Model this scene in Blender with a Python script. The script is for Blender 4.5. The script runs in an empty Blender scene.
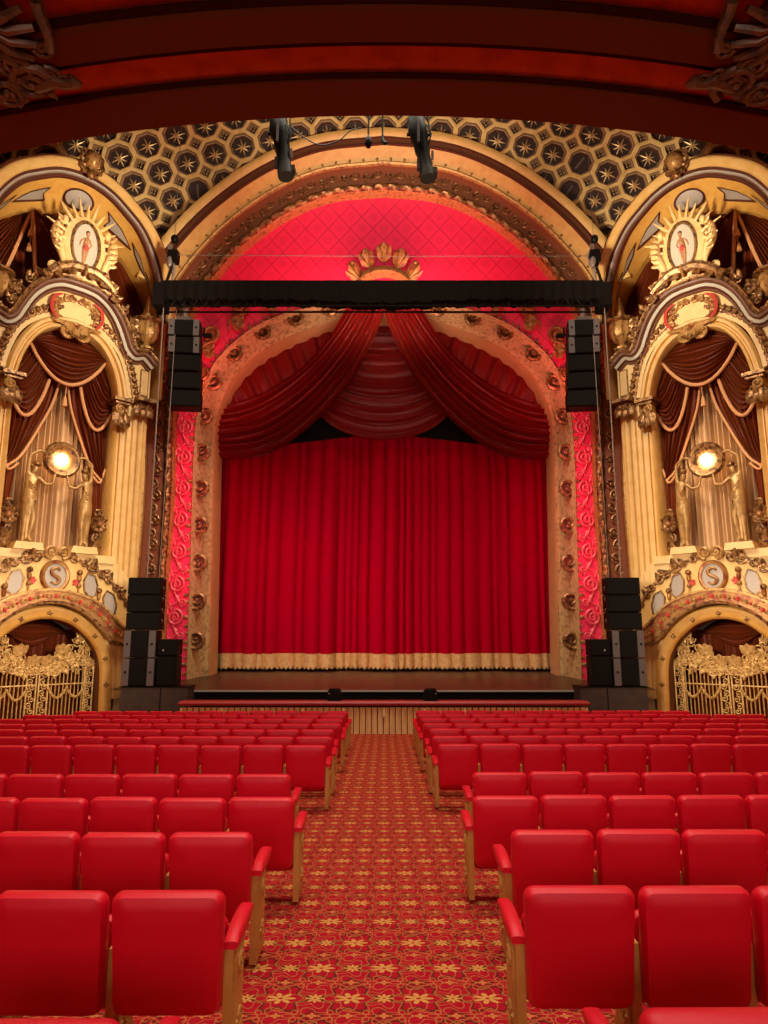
import bpy, math, random
from mathutils import Vector, Matrix
from mathutils.geometry import tessellate_polygon
R = random.Random(7)
PI = math.pi
scn = bpy.context.scene
COL = scn.collection

# ------------------------------------------------------------------ camera, world, lights, exposure
F = 683.0; CAMZ = 2.07; PITCH = math.radians(10.2)
CP, SP = math.cos(PITCH), math.sin(PITCH)
cd = bpy.data.cameras.new('camera'); cam = bpy.data.objects.new('camera', cd); COL.objects.link(cam)
cd.sensor_fit = 'VERTICAL'; cd.sensor_height = 36; cd.lens = F/1024*36; cd.clip_end = 200
cam.location = (0, 0, CAMZ); cam.rotation_euler = (PI/2+PITCH, 0, 0)
scn.camera = cam
vs = scn.view_settings
vs.view_transform = 'Standard'; vs.look = 'None'; vs.gamma = 1; vs.use_curve_mapping = False
vs.exposure = 0.0
w = bpy.data.worlds.new('world'); scn.world = w; w.use_nodes = True
w.node_tree.nodes['Background'].inputs[0].default_value = (1, .62, .35, 1)
w.node_tree.nodes['Background'].inputs[1].default_value = .02
scn.cycles.max_bounces = 6; scn.cycles.diffuse_bounces = 4; scn.cycles.glossy_bounces = 2
scn.cycles.sample_clamp_indirect = 4

def area(name, loc, target, sx, sy, power, col, spread=180):
    l = bpy.data.lights.new(name, 'AREA'); l.shape = 'RECTANGLE'; l.size = sx; l.size_y = sy
    l.energy = power; l.color = col; l.spread = math.radians(spread)
    o = bpy.data.objects.new(name, l); COL.objects.link(o); o.location = loc
    d = Vector(target)-Vector(loc); o.rotation_euler = d.to_track_quat('-Z', 'Y').to_euler()
    return o
WARM = (1, .90, .70); WHITE = (1, .90, .80)
area('house_light_front', (0, 13, 19.5), (0, 13, 0), 12, 7, 1600, WARM, 130)
area('house_light_rear', (0, 3.4, 6.75), (0, 4.4, 0), 10, 2.0, 350, WHITE)
area('seat_back_fill_light', (0, -6.0, 3.5), (0, 5.0, .8), 9, 1.5, 185, WHITE, 120)  # unseen low fill added behind the camera to grade the seat backs downwards
for s in (-1, 1):
    area('box_wash_light', (s*1.0, 14.5, 12.5), (s*9.9, 20.3, 7.2), 1.2, 1.2, 128, WARM, 62)
    area('upper_arch_fill_light', (s*1.5, 14.0, 10.0), (s*9.9, 20.8, 15.2), 1.0, 1.0, 165, WARM, 50)  # added to brighten the upper arch of each bay; no fixture there
    area('box_low_fill_light', (s*2.0, 12.0, 4.0), (s*9.9, 20.0, 2.8), 1.2, 1.2, 84, WARM, 52)  # extra fill lifting the gates and parapet, not a lamp of the hall
    area('relief_wash_light', (s*6.1, 22.3, 6.5), (s*6.7, 24.2, 6.5), .3, 6, 36, (1, .16, .26), 110)
area('curtain_wash_light', (-6.5, 18, 7.5), (-.8, 26.6, 2.6), 1.0, 1.0, 85, (1, .66, .6), 70)
area('curtain_fill_light', (6.5, 18, 7.5), (2.2, 26.6, 2.4), 1.0, 1.0, 6, (1, .66, .6), 70)
area('crown_wash_light', (0, 22.2, 12.7), (0, 24, 14.6), 4, .3, 100, (1, .66, .50), 120)
area('arch_red_light', (0, 22.7, 13.2), (0, 24, 17.4), 11, .3, 95, (1, .03, .17), 80)
for s in (-1, 1): area('shoulder_red_fill_light', (s*5.4, 22.4, 9.8), (s*5.6, 24.0, 12.0), 2.0, .3, 55, (1, .20, .22), 120)  # invisible red fills added for the dim shoulders of the red wall
area('frame_fill_light', (0, 17, 7.0), (0, 24, 10.5), 7, .5, 42, WARM, 90)  # added warm fill to lighten the gilded frame; no lamp stands here
area('arch_wash_light', (0, 13, 11), (0, 22, 19), 9, 1.5, 210, WARM, 62)
area('soffit_bounce_light', (0, 7.5, 4.2), (0, 5.0, 7.2), 8, 1.0, 25, (1, .55, .35))

# ------------------------------------------------------------------ pixel helpers and frames
def ray(px, py):
    a = (px-384)/F; b = (512-py)/F
    return Vector((a, CP-SP*b, SP+CP*b))
class Frame:
    """vertical plane: origin o=(x,y), unit direction u, outward (hall-ward) normal n; side -1 mirrors in x"""
    def __init__(s, o, u, n, side=1): s.o, s.u, s.n, s.side = o, u, n, side
    def P(s, u, z, w=0.0):
        return Vector(((s.o[0]+s.u[0]*u+s.n[0]*w)*s.side, s.o[1]+s.u[1]*u+s.n[1]*w, z))
    def px(s, px, py, w=0.0):
        r = ray(px, py); nx, ny = s.n
        t = ((s.o[0]+nx*w)*nx+(s.o[1]+ny*w)*ny)/(r.x*nx+r.y*ny)
        X = r.x*t; Y = r.y*t
        return ((X-s.o[0])*s.u[0]+(Y-s.o[1])*s.u[1], CAMZ+r.z*t)
    def pts(s, L, w=0.0): return [s.px(a, b, w) for a, b in L]
def front(D, side=1): return Frame((0, D), (1, 0), (0, -1), side)
Q = math.sqrt(.5)
def bayframe(side): return Frame((-10.03, 20.55), (Q, Q), (Q, -Q), side)
def spline(P, n=8):
    if len(P) < 3: return list(P)
    out = []
    E = [tuple(2*a-b for a, b in zip(P[0], P[1]))]+list(P)+[tuple(2*a-b for a, b in zip(P[-1], P[-2]))]
    for i in range(1, len(E)-2):
        for k in range(n):
            t = k/n
            out.append(tuple(.5*((2*b)+(-a+c)*t+(2*a-5*b+4*c-d)*t*t+(-a+3*b-3*c+d)*t**3) for a, b, c, d in zip(E[i-1], E[i], E[i+1], E[i+2])))
    out.append(tuple(P[-1])); return out
def resample(P, n):
    L = [0]
    for a, b in zip(P, P[1:]): L.append(L[-1]+math.dist(a, b))
    out = []; j = 0
    for i in range(n):
        d = L[-1]*i/(n-1)
        while j < len(L)-2 and L[j+1] < d: j += 1
        t = (d-L[j])/max(1e-9, L[j+1]-L[j])
        out.append(tuple(a+(b-a)*t for a, b in zip(P[j], P[j+1])))
    return out
def length(P): return sum(math.dist(a, b) for a, b in zip(P, P[1:]))
def both(H): # right half (u>0, starts at the centre line) -> whole symmetric curve
    H = list(H); H[0] = (0.0, H[0][1]); return [(-u, z) for u, z in reversed(H[1:])]+H
def normals(P, closed=False):
    out = []
    for i in range(len(P)):
        a = P[i-1] if (i or closed) else P[i]; b = P[(i+1) % len(P)] if (i < len(P)-1 or closed) else P[i]
        dx, dz = b[0]-a[0], b[1]-a[1]; l = math.hypot(dx, dz) or 1
        out.append((-dz/l, dx/l))
    return out
def offset(P, d): return [(p[0]+n[0]*d, p[1]+n[1]*d) for p, n in zip(P, normals(P))]
def ell(cu, cz, ru, rz, n=32, a0=0, a1=2*PI):
    return [(cu+ru*math.cos(a0+(a1-a0)*i/n), cz+rz*math.sin(a0+(a1-a0)*i/n)) for i in range(n if abs(a1-a0-2*PI) < 1e-6 else n+1)]

# ------------------------------------------------------------------ materials
class S:
    """tiny node expression helper"""
    def __init__(s, nt, k): s.nt, s.k = nt, k
    def m(s, op, *a):
        n = s.nt.nodes.new('ShaderNodeMath'); n.operation = op
        for i, v in enumerate((s,)+a):
            if isinstance(v, S): s.nt.links.new(v.k, n.inputs[i])
            else: n.inputs[i].default_value = v
        return S(s.nt, n.outputs[0])
    def __add__(s, o): return s.m('ADD', o)
    def __sub__(s, o): return s.m('SUBTRACT', o)
    def __mul__(s, o): return s.m('MULTIPLY', o)
    def __truediv__(s, o): return s.m('DIVIDE', o)
def mat(name, col, rough=.6, metal=0.0, sheen=0.0, col2=None, nscale=6.0, nlo=.45, nhi=.65, bump=0.0, bscale=40.0, emit=None, spec=.5, sheencol=None):
    m = bpy.data.materials.new(name); m.use_nodes = True; nt = m.node_tree; b = nt.nodes['Principled BSDF']
    b.inputs['Base Color'].default_value = (*col, 1); b.inputs['Roughness'].default_value = rough
    b.inputs['Metallic'].default_value = metal; b.inputs['Specular IOR Level'].default_value = spec
    if sheen:
        b.inputs['Sheen Weight'].default_value = sheen; b.inputs['Sheen Roughness'].default_value = .4
        if sheencol: b.inputs['Sheen Tint'].default_value = (*sheencol, 1)
    if emit: b.inputs['Emission Color'].default_value = (*emit[:3], 1); b.inputs['Emission Strength'].default_value = emit[3]
    tc = nt.nodes.new('ShaderNodeTexCoord')
    if col2:
        n = nt.nodes.new('ShaderNodeTexNoise'); n.inputs['Scale'].default_value = nscale; n.inputs['Detail'].default_value = 4
        nt.links.new(tc.outputs['Object'], n.inputs['Vector'])
        r = nt.nodes.new('ShaderNodeValToRGB'); r.color_ramp.elements[0].position = nlo; r.color_ramp.elements[1].position = nhi
        r.color_ramp.elements[0].color = (*col, 1); r.color_ramp.elements[1].color = (*col2, 1)
        nt.links.new(n.outputs[0], r.inputs[0]); nt.links.new(r.outputs[0], b.inputs['Base Color'])
    if bump:
        n = nt.nodes.new('ShaderNodeTexNoise'); n.inputs['Scale'].default_value = bscale; n.inputs['Detail'].default_value = 3
        nt.links.new(tc.outputs['Object'], n.inputs['Vector'])
        bp = nt.nodes.new('ShaderNodeBump'); bp.inputs['Strength'].default_value = bump; bp.inputs['Distance'].default_value = .02
        nt.links.new(n.outputs[0], bp.inputs['Height']); nt.links.new(bp.outputs[0], b.inputs['Normal'])
    return m
M = {}
M['plaster'] = mat('gold_plaster', (.80, .47, .15), .5, col2=(.73, .40, .10), nscale=3, bump=.2)
M['cream'] = mat('cream_plaster', (.86, .55, .22), .5, col2=(.80, .48, .17), nscale=3, bump=.2)
M['ochre'] = mat('ochre_plaster', (.72, .36, .07), .45, col2=(.66, .30, .05), nscale=4, bump=.2)
M['peach'] = mat('peach_plaster', (.80, .44, .19), .5, col2=(.76, .40, .14), nscale=2)
M['gilt'] = mat('gilt', (.56, .29, .085), .38, .40, col2=(.20, .075, .025), nscale=9, nlo=.50, nhi=.68, bump=.5, bscale=25)
M['gilt_dark'] = mat('dark_gilt', (.36, .165, .05), .34, .50, col2=(.075, .026, .010), nscale=9, nlo=.46, nhi=.62, bump=.5, bscale=25)
M['gilt_red'] = mat('red_tinted_gilt', (.42, .19, .05), .38, .35, col2=(.28, .06, .022), nscale=5, nlo=.48, nhi=.6, bump=.5, bscale=25)
M['line'] = mat('brown_paint', (.10, .025, .012), .7, spec=.15)
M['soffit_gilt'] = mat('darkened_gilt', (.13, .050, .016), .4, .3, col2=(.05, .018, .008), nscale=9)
M['darkline'] = mat('dark_moulding', (.035, .006, .003), .9, spec=.0)
M['statue'] = mat('statue_gold', (.50, .27, .085), .42, .3, col2=(.34, .17, .05), nscale=5)
M['cable'] = mat('grey_cable', (.22, .13, .09), .6)
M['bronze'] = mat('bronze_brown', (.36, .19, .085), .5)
M['frieze'] = mat('frieze_ground', (.20, .050, .014), .55, spec=.2)
M['cove'] = mat('mottled_gold', (.70, .47, .20), .5, col2=(.38, .23, .09), nscale=7, nlo=.48, nhi=.66, bump=.5, bscale=14)
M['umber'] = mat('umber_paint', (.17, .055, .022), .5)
M['silver'] = mat('silver_leaf', (.42, .34, .28), .5, .2, col2=(.42, .31, .22), nscale=20)
M['ivory'] = mat('ivory_panel', (.52, .43, .31), .5)
M['skin'] = mat('painted_skin', (.50, .24, .10), .5, col2=(.33, .13, .05), nscale=14)
M['hair'] = mat('painted_dark_hair', (.06, .025, .015), .6)
M['redpaint'] = mat('red_paint', (.55, .05, .03), .5)
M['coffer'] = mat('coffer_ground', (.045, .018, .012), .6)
M['lattice'] = mat('lattice_gold', (.95, .60, .22), .5, col2=(.80, .46, .14), nscale=3)
M['star'] = mat('star_gold', (.80, .48, .18), .4, .3)
M['seat'] = mat('red_velvet', (.60, .0003, .014), .42, sheen=.05, bump=.12, bscale=300, sheencol=(1, .12, .15), spec=.3)
M['oak'] = mat('oak', (.55, .25, .05), .4, col2=(.36, .13, .025), nscale=5, nlo=.4, nhi=.7)
M['curtain'] = mat('crimson_velvet', (.50, .0003, .020), .75, spec=.0)
M['swag'] = mat('dark_red_velvet', (.19, .003, .003), .45, sheen=.10, sheencol=(1, .38, .12), spec=.3)
M['brown'] = mat('russet_velvet', (.16, .024, .005), .5, sheen=.10, sheencol=(1, .4, .12), spec=.2)
M['blackcloth'] = mat('black_cloth', (.006, .003, .002), .9, spec=.12)
M['black'] = mat('black_metal', (.006, .004, .003), .45, spec=.12, bump=.2, bscale=80)
M['mesh'] = mat('speaker_grille', (.005, .003, .002), .7, spec=.12, bump=.5, bscale=220)
M['grey'] = mat('grey_metal', (.10, .075, .07), .45)
M['case'] = mat('painted_plywood', (.050, .026, .016), .7, col2=(.035, .018, .012), nscale=4)
M['white'] = mat('white_line', (.40, .33, .27), .5)
M['fringe'] = mat('gold_fringe', (.82, .50, .20), .7, col2=(.70, .38, .13), nscale=8)
M['trim'] = mat('salmon_trim', (.80, .36, .14), .6)
M['redledge'] = mat('red_ledge', (.35, .012, .012), .5)
M['stagewood'] = mat('stage_boards', (.085, .030, .014), .35, col2=(.055, .018, .010), nscale=2)
M['sheer'] = mat('cream_drape', (.70, .45, .24), .6)
M['red_orn'] = mat('red_relief', (.82, .07, .10), .4)
M['soffit_brown'] = mat('soffit_brown', (.115, .022, .004), .85, spec=.05)
M['soffit_red'] = mat('soffit_red', (.42, .040, .010), .85, spec=.05, col2=(.33, .030, .008), nscale=5, bump=.3)
M['bulb'] = mat('lit_glass', (1, .8, .5), .4, emit=(1, .76, .44, 17))
M['trimgold'] = mat('bright_gilt', (.76, .46, .15), .4, .25, col2=(.50, .26, .07), nscale=12)
M['steel'] = mat('steel_pipe', (.30, .22, .18), .4, .6)
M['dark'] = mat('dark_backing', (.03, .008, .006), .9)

def red_wall_mat():
    m = mat('red_diamond_wall', (.80, .03, .06), .5); nt = m.node_tree; b = nt.nodes['Principled BSDF']
    tc = nt.nodes.new('ShaderNodeTexCoord'); sp = nt.nodes.new('ShaderNodeSeparateXYZ'); nt.links.new(tc.outputs['Object'], sp.inputs[0])
    x = S(nt, sp.outputs[0]); z = S(nt, sp.outputs[2])
    a = (x/.86+z/1.0); c = (x/.86-z/1.0)
    fa = (a.m('FRACT')-.5).m('ABSOLUTE'); fc = (c.m('FRACT')-.5).m('ABSOLUTE')
    edge = fa.m('MAXIMUM', fc)                     # .5 on the diamond lines
    line = edge.m('GREATER_THAN', .465)
    rr = (fa*fa+fc*fc).m('SQRT'); ang = fa.m('ARCTAN2', fc)
    petal = (ang*4.0).m('COSINE').m('ABSOLUTE')*.22+.09
    flower = rr.m('LESS_THAN', petal)
    ring = (rr-.06).m('LESS_THAN', 0.0)
    h = flower*.5+ring*.3-line*1.0
    mx = nt.nodes.new('ShaderNodeMix'); mx.data_type = 'RGBA'
    mx.inputs[6].default_value = (.95, .028, .11, 1); mx.inputs[7].default_value = (.68, .016, .06, 1)
    nt.links.new((line*.8+flower*.2).k, mx.inputs[0]); nt.links.new(mx.outputs[2], b.inputs['Base Color'])
    bp = nt.nodes.new('ShaderNodeBump'); bp.inputs['Strength'].default_value = .7; bp.inputs['Distance'].default_value = .04
    nt.links.new(h.k, bp.inputs['Height']); nt.links.new(bp.outputs[0], b.inputs['Normal'])
    return m
M['redwall'] = red_wall_mat()
def carpet_mat():
    m = mat('patterned_carpet', (.4, .01, .01), .95, spec=.1); nt = m.node_tree; b = nt.nodes['Principled BSDF']
    tc = nt.nodes.new('ShaderNodeTexCoord'); sp = nt.nodes.new('ShaderNodeSeparateXYZ'); nt.links.new(tc.outputs['Object'], sp.inputs[0])
    X = S(nt, sp.outputs[0])*1.15; Y = S(nt, sp.outputs[1])*1.15
    PX, PY = .47, .94
    def lattice(dx, dy):
        u = ((X+dx*PX)/PX).m('FRACT')-.5; v = ((Y+dy*PY)/PY).m('FRACT')-.5
        return u*PX, v*PY
    def polar(dx, dy, sx_=1.0):
        u, v = lattice(dx, dy); u = u*sx_; return (u*u+v*v).m('SQRT'), v.m('ARCTAN2', u)
    def flower(dx, dy, size, k, inner=.3, sx_=1.0):
        r, t = polar(dx, dy, sx_); pet = ((t*k).m('COSINE').m('ABSOLUTE')*(1-inner)+inner)*size
        return r.m('LESS_THAN', pet)*(r.m('GREATER_THAN', size*.16))
    def rings(dx, dy, rad, wd, fr=3.0, am=.22):
        r, t = polar(dx, dy); q = r-(t*fr).m('COSINE')*(rad*am)-rad
        return q.m('ABSOLUTE').m('LESS_THAN', wd)
    def many(f, L):
        a = None
        for args in L:
            k = f(*args); a = k if a is None else a.m('MAXIMUM', k)
        return a
    fl = many(flower, [(0, 0, .078, 3.5, .22, .75), (.5, .5, .078, 3.5, .22, .75), (.5, 0, .062, 4.0, .25), (0, .5, .062, 4.0, .25)])
    sm = many(flower, [(.5, .25, .035, 2.0, .3), (.5, .75, .035, 2.0, .3), (0, .25, .035, 2.0, .3), (0, .75, .035, 2.0, .3)])
    vine = many(rings, [(0, 0, .13, .0055, 4.0, .35), (.5, .5, .13, .0055, 4.0, .35), (.5, 0, .11, .005, 5.0, .3), (0, .5, .11, .005, 5.0, .3), (.5, .25, .085, .005, 3.0, .4), (0, .75, .085, .005, 3.0, .4), (0, .25, .085, .005, 3.0, .4), (.5, .75, .085, .005, 3.0, .4)])
    vine = vine.m('MAXIMUM', many(rings, [(0, 0, .19, .006, 6.0, .30), (.5, .5, .19, .006, 6.0, .30), (.25, .25, .05, .006, 4.0, .5), (.75, .25, .05, .006, 4.0, .5), (.25, .75, .05, .006, 4.0, .5), (.75, .75, .05, .006, 4.0, .5)]))
    dk = many(rings, [(0, 0, .16, .014, 6.0), (.5, .5, .16, .014, 6.0), (.5, .25, .055, .010, 4.0), (0, .75, .055, .010, 4.0)])
    def mix(fac, c0, c1):
        mx = nt.nodes.new('ShaderNodeMix'); mx.data_type = 'RGBA'
        nt.links.new(fac.k, mx.inputs[0])
        for s_, i in ((c0, 6), (c1, 7)):
            if isinstance(s_, tuple): mx.inputs[i].default_value = (*s_, 1)
            else: nt.links.new(s_, mx.inputs[i])
        return mx.outputs[2]
    n = nt.nodes.new('ShaderNodeTexNoise'); n.inputs['Scale'].default_value = 60; nt.links.new(tc.outputs['Object'], n.inputs['Vector'])
    base = mix(S(nt, n.outputs[0]), (.28, .002, .010), (.42, .006, .018))
    c = mix(dk*.85, base, (.08, .014, .006))
    c = mix(vine*.65, c, (.42, .18, .04))
    c = mix(sm*.9, c, (.50, .20, .05))
    c = mix(fl*.8, c, (.58, .31, .07))
    nt.links.new(c, b.inputs['Base Color'])
    bp = nt.nodes.new('ShaderNodeBump'); bp.inputs['Strength'].default_value = .4; bp.inputs['Distance'].default_value = .01
    n2 = nt.nodes.new('ShaderNodeTexNoise'); n2.inputs['Scale'].default_value = 250; nt.links.new(tc.outputs['Object'], n2.inputs['Vector'])
    nt.links.new(n2.outputs[0], bp.inputs['Height']); nt.links.new(bp.outputs[0], b.inputs['Normal'])
    return m
M['carpet'] = carpet_mat()
def stripe_fringe():
    m = mat('fringed_gold_cloth', (.8, .5, .2), .7); nt = m.node_tree; b = nt.nodes['Principled BSDF']
    tc = nt.nodes.new('ShaderNodeTexCoord'); sp = nt.nodes.new('ShaderNodeSeparateXYZ'); nt.links.new(tc.outputs['Object'], sp.inputs[0])
    x = S(nt, sp.outputs[0]); f = (x/.165).m('FRACT'); g = (x/.055).m('FRACT')
    k = f.m('GREATER_THAN', .80).m('MAXIMUM', g.m('GREATER_THAN', .86)*.6)
    mx = nt.nodes.new('ShaderNodeMix'); mx.data_type = 'RGBA'; mx.inputs[6].default_value = (.84, .55, .23, 1); mx.inputs[7].default_value = (.22, .07, .02, 1)
    nt.links.new(k.k, mx.inputs[0]); nt.links.new(mx.outputs[2], b.inputs['Base Color'])
    return m
M['stripe'] = stripe_fringe()

# ------------------------------------------------------------------ mesh building
class MB:
    def __init__(s): s.v = []; s.f = []; s.m = []; s.mats = []
    def mi(s, name):
        if name not in s.mats: s.mats.append(name)
        return s.mats.index(name)
    def add(s, V, Fc, mt):
        o = len(s.v); i = s.mi(mt); s.v += [tuple(p) for p in V]
        for f in Fc: s.f.append(tuple(a+o for a in f)); s.m.append(i)
    def grid(s, rows, mt, close_u=False, close_v=False):
        n, k = len(rows), len(rows[0]); V = [p for r in rows for p in r]; Fc = []
        for i in range(n if close_v else n-1):
            for j in range(k if close_u else k-1):
                a = i*k+j; b = i*k+(j+1) % k; c = ((i+1) % n)*k+(j+1) % k; d = ((i+1) % n)*k+j
                Fc.append((a, b, c, d))
        s.add(V, Fc, mt)
    def sweep(s, fr, path, prof, mt, closed=False):
        N = normals(path, closed)
        s.grid([[fr.P(p[0]+n[0]*o, p[1]+n[1]*o, w) for o, w in prof] for p, n in zip(path, N)], mt, close_v=closed)
    def prism(s, fr, poly, w0, w1, mt, side=True):
        n = len(poly)
        if side:
            V = [fr.P(u, z, w0) for u, z in poly]+[fr.P(u, z, w1) for u, z in poly]
            s.add(V, [(i, (i+1) % n, n+(i+1) % n, n+i) for i in range(n)], mt)
        tri = tessellate_polygon([[Vector((u, z, 0)) for u, z in poly]])
        s.add([fr.P(u, z, w1) for u, z in poly], [tuple(t) for t in tri], mt)
        if side: s.add([fr.P(u, z, w0) for u, z in poly], [tuple(t) for t in tri], mt)
    def strip(s, fr, A, B, w0, w1, mt, n=48):
        """solid between two in-plane curves A and B, thickness from w0 to w1"""
        A = resample(A, n); B = resample(B, n)
        rows = [[fr.P(*a, w0), fr.P(*a, w1), fr.P(*b, w1), fr.P(*b, w0)] for a, b in zip(A, B)]
        s.grid(rows, mt, close_u=True)
        s.add(rows[0]+rows[-1], [(0, 1, 2, 3), (4, 5, 6, 7)], mt)
    def tube(s, P, r, mt, n=6, cap=True):
        P = [Vector(p) for p in P]; m = len(P); rows = []
        prev = None
        for i, p in enumerate(P):
            t = (P[min(i+1, m-1)]-P[max(i-1, 0)])
            if t.length < 1e-9: t = Vector((0, 0, 1))
            t.normalize()
            if prev is None:
                a = Vector((0, 0, 1)) if abs(t.z) < .9 else Vector((1, 0, 0)); x = t.cross(a).normalized()
            else:
                x = prev-t*prev.dot(t)
                x = x.normalized() if x.length > 1e-6 else t.orthogonal().normalized()
            prev = x; y = t.cross(x); rr = r[i] if isinstance(r, (list, tuple)) else r
            rows.append([p+(x*math.cos(2*PI*k/n)+y*math.sin(2*PI*k/n))*rr for k in range(n)])
        s.grid(rows, mt, close_u=True)
        if cap:
            s.add(rows[0], [tuple(range(n))], mt); s.add(rows[-1], [tuple(range(n))], mt)
    def box(s, c, d, mt, rot=None, bevel=0.0):
        x, y, z = (k/2 for k in d)
        if bevel:
            b = bevel; V = []
            for sz, ins in ((-1, b), (-1, 0), (1, 0), (1, b)):
                zz = sz*(z if ins else z-b)
                r = ins
                V.append([(-x+r, -y+r), (x-r, -y+r), (x-r, y-r), (-x+r, y-r)])
            rows = []
            for (q, zz) in zip(V, (-z, -z+b, z-b, z)): rows.append([Vector((a, e, zz)) for a, e in q])
            pts = [p for r in rows for p in r]
            if rot: pts = [rot @ p for p in pts]
            pts = [p+Vector(c) for p in pts]
            Fc = [(i*4+j, i*4+(j+1) % 4, i*4+4+(j+1) % 4, i*4+4+j) for i in range(3) for j in range(4)]+[(0, 1, 2, 3), (12, 13, 14, 15)]
            s.add(pts, Fc, mt); return
        pts = [Vector((a*x, b*y, e*z)) for a in (-1, 1) for b in (-1, 1) for e in (-1, 1)]
        if rot: pts = [rot @ p for p in pts]
        s.add([p+Vector(c) for p in pts], [(0, 1, 3, 2), (4, 5, 7, 6), (0, 1, 5, 4), (2, 3, 7, 6), (0, 2, 6, 4), (1, 3, 7, 5)], mt)
    def ball(s, c, r, mt, n=8, m=6):
        rx, ry, rz = r if isinstance(r, (tuple, list)) else (r, r, r)
        c = Vector(c); rows = []
        for i in range(m+1):
            a = PI*i/m
            rows.append([c+Vector((rx*math.sin(a)*math.cos(2*PI*j/n), ry*math.sin(a)*math.sin(2*PI*j/n), rz*math.cos(a))) for j in range(n)])
        s.grid(rows, mt, close_u=True)
    def lathe(s, c, prof, mt, n=20, flute=0, fl=0.0, axis=None):
        c = Vector(c); rows = []
        for r, z in prof:
            rows.append([c+Vector(((r+(fl*r*math.cos(flute*2*PI*j/n) if flute else 0))*math.cos(2*PI*j/n), (r+(fl*r*math.cos(flute*2*PI*j/n) if flute else 0))*math.sin(2*PI*j/n), z)) for j in range(n)])
        s.grid(rows, mt, close_u=True)
    def scroll(s, fr, u, z, r, mt, a0=0.0, turns=1.4, cw=1, w=.0, th=None, n=16, tail=None):
        """spiral volute in the plane; starts outside, winds in"""
        th = th or r*.26; P = []; rad = []
        if tail:
            for k in range(4):
                t = k/4; p0 = Vector(tail); e = Vector((u+r*math.cos(a0), z+r*math.sin(a0)))
                tg = Vector((-math.sin(a0), math.cos(a0)))*(-cw)*r*1.2
                q = p0.lerp(e, t)+tg*math.sin(t*PI)*.5
                P.append(fr.P(q.x, q.y, w)); rad.append(th*(.35+.65*t))
        for i in range(n+1):
            t = i/n; a = a0+cw*turns*2*PI*t; q = r*(1-.80*t)
            P.append(fr.P(u+q*math.cos(a), z+q*math.sin(a), w+th*.5*t)); rad.append(th*(1-.45*t))
        s.tube(P, rad, mt, 6); s.ball(fr.P(u, z, w+th*.5), th*.9, mt, 6, 4)
    def leaf(s, fr, u, z, L, ang, mt, w=0.0, wd=.35, curl=.25):
        """pointed lobed leaf lying on the plane, midrib raised, tip curling out"""
        ca, sa = math.cos(ang), math.sin(ang); rows = []
        n = 7
        for i in range(n):
            t = i/(n-1); hw = L*wd*math.sin(PI*min(1, t*.92+.08))**.8*(1+.22*math.cos(t*5*PI))
            ww = w+L*curl*t*t
            row = []
            for q in (-1, -.5, 0, .5, 1):
                a, b = L*t, hw*q
                row.append(fr.P(u+a*ca-b*sa, z+a*sa+b*ca, ww+L*.10*(1-abs(q))+.002))
            rows.append(row)
        s.grid(rows, mt)
    def build(s, name, parent=None, smooth=True, angle=40, base=None):
        me = bpy.data.meshes.new(name); off = Vector((0, 0, 0))
        if parent is not None: off = parent['_o'] if False else Vector(parent.get('wloc', (0, 0, 0)))
        elif base is not None: off = Vector(base)
        elif s.v:
            xs = [p[0] for p in s.v]; ys = [p[1] for p in s.v]; zs = [p[2] for p in s.v]
            off = Vector(((min(xs)+max(xs))/2, (min(ys)+max(ys))/2, min(zs)))
        me.from_pydata([tuple(Vector(p)-off) for p in s.v], [], s.f)
        for k in s.mats: me.materials.append(M[k])
        me.polygons.foreach_set('material_index', s.m)
        me.validate(); me.update()
        if smooth:
            me.polygons.foreach_set('use_smooth', [True]*len(me.polygons))
            me.set_sharp_from_angle(angle=math.radians(angle))
        o = bpy.data.objects.new(name, me); COL.objects.link(o)
        if parent is not None: o.parent = parent
        else: o.location = off
        WL[o.name] = off
        return o
WL = {}
class Part(MB): pass
def thing(name, label, cat, loc, group=None):
    o = bpy.data.objects.new(name, None); COL.objects.link(o); o.location = loc; o.empty_display_size = .1
    o['label'] = label; o['category'] = cat
    if group: o['group'] = group
    WL[o.name] = Vector(loc); return o
def part(mb, name, parent, label=None, **k):
    """link mb as a child mesh; vertices are world positions"""
    base = WL[parent.name]; o = mb.build(name, None, base=base, **k); o.parent = parent; o.location = (0, 0, 0)
    WL[o.name] = base
    if label: o['label'] = label
    return o
def tag(o, label, cat, group=None, kind=None):
    o['label'] = label; o['category'] = cat
    if group: o['group'] = group
    if kind: o['kind'] = kind
    return o
def struct(mb, name, **k):
    o = mb.build(name, **k); o['kind'] = 'structure'; return o

# ------------------------------------------------------------------ setting: floor, stage, walls, ceiling
def floor_z(D): return -.0375*(D-3.67)-.02
def stage_z(D): return CAMZ-1.62+.040*(D-21)
m = MB(); rows = []
for y in (-8, 0, 5, 10, 15, 21.4, 24): rows.append([Vector((x, y, floor_z(y))) for x in (-12.5, -6, 0, 6, 12.5)])
m.grid(rows, 'carpet'); struct(m, 'floor', base=(0, 0, 0))
m = MB()
sx = 8.2
m.grid([[Vector((-sx, y, stage_z(y))), Vector((sx, y, stage_z(y)))] for y in (21.0, 28.4)], 'stagewood')
m.box((0, 20.99, stage_z(21)-.025), (13.9, .05, .05), 'white')
m.box((0, 21.04, stage_z(21)-.75), (14.4, .06, 1.4), 'blackcloth')
o = struct(m, 'floor')
# back wall behind the house curtain
m = MB(); m.box((0, 28.4, 6), (24, .2, 22), 'dark'); struct(m, 'wall_stage')

fr24 = front(24.0)
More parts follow.
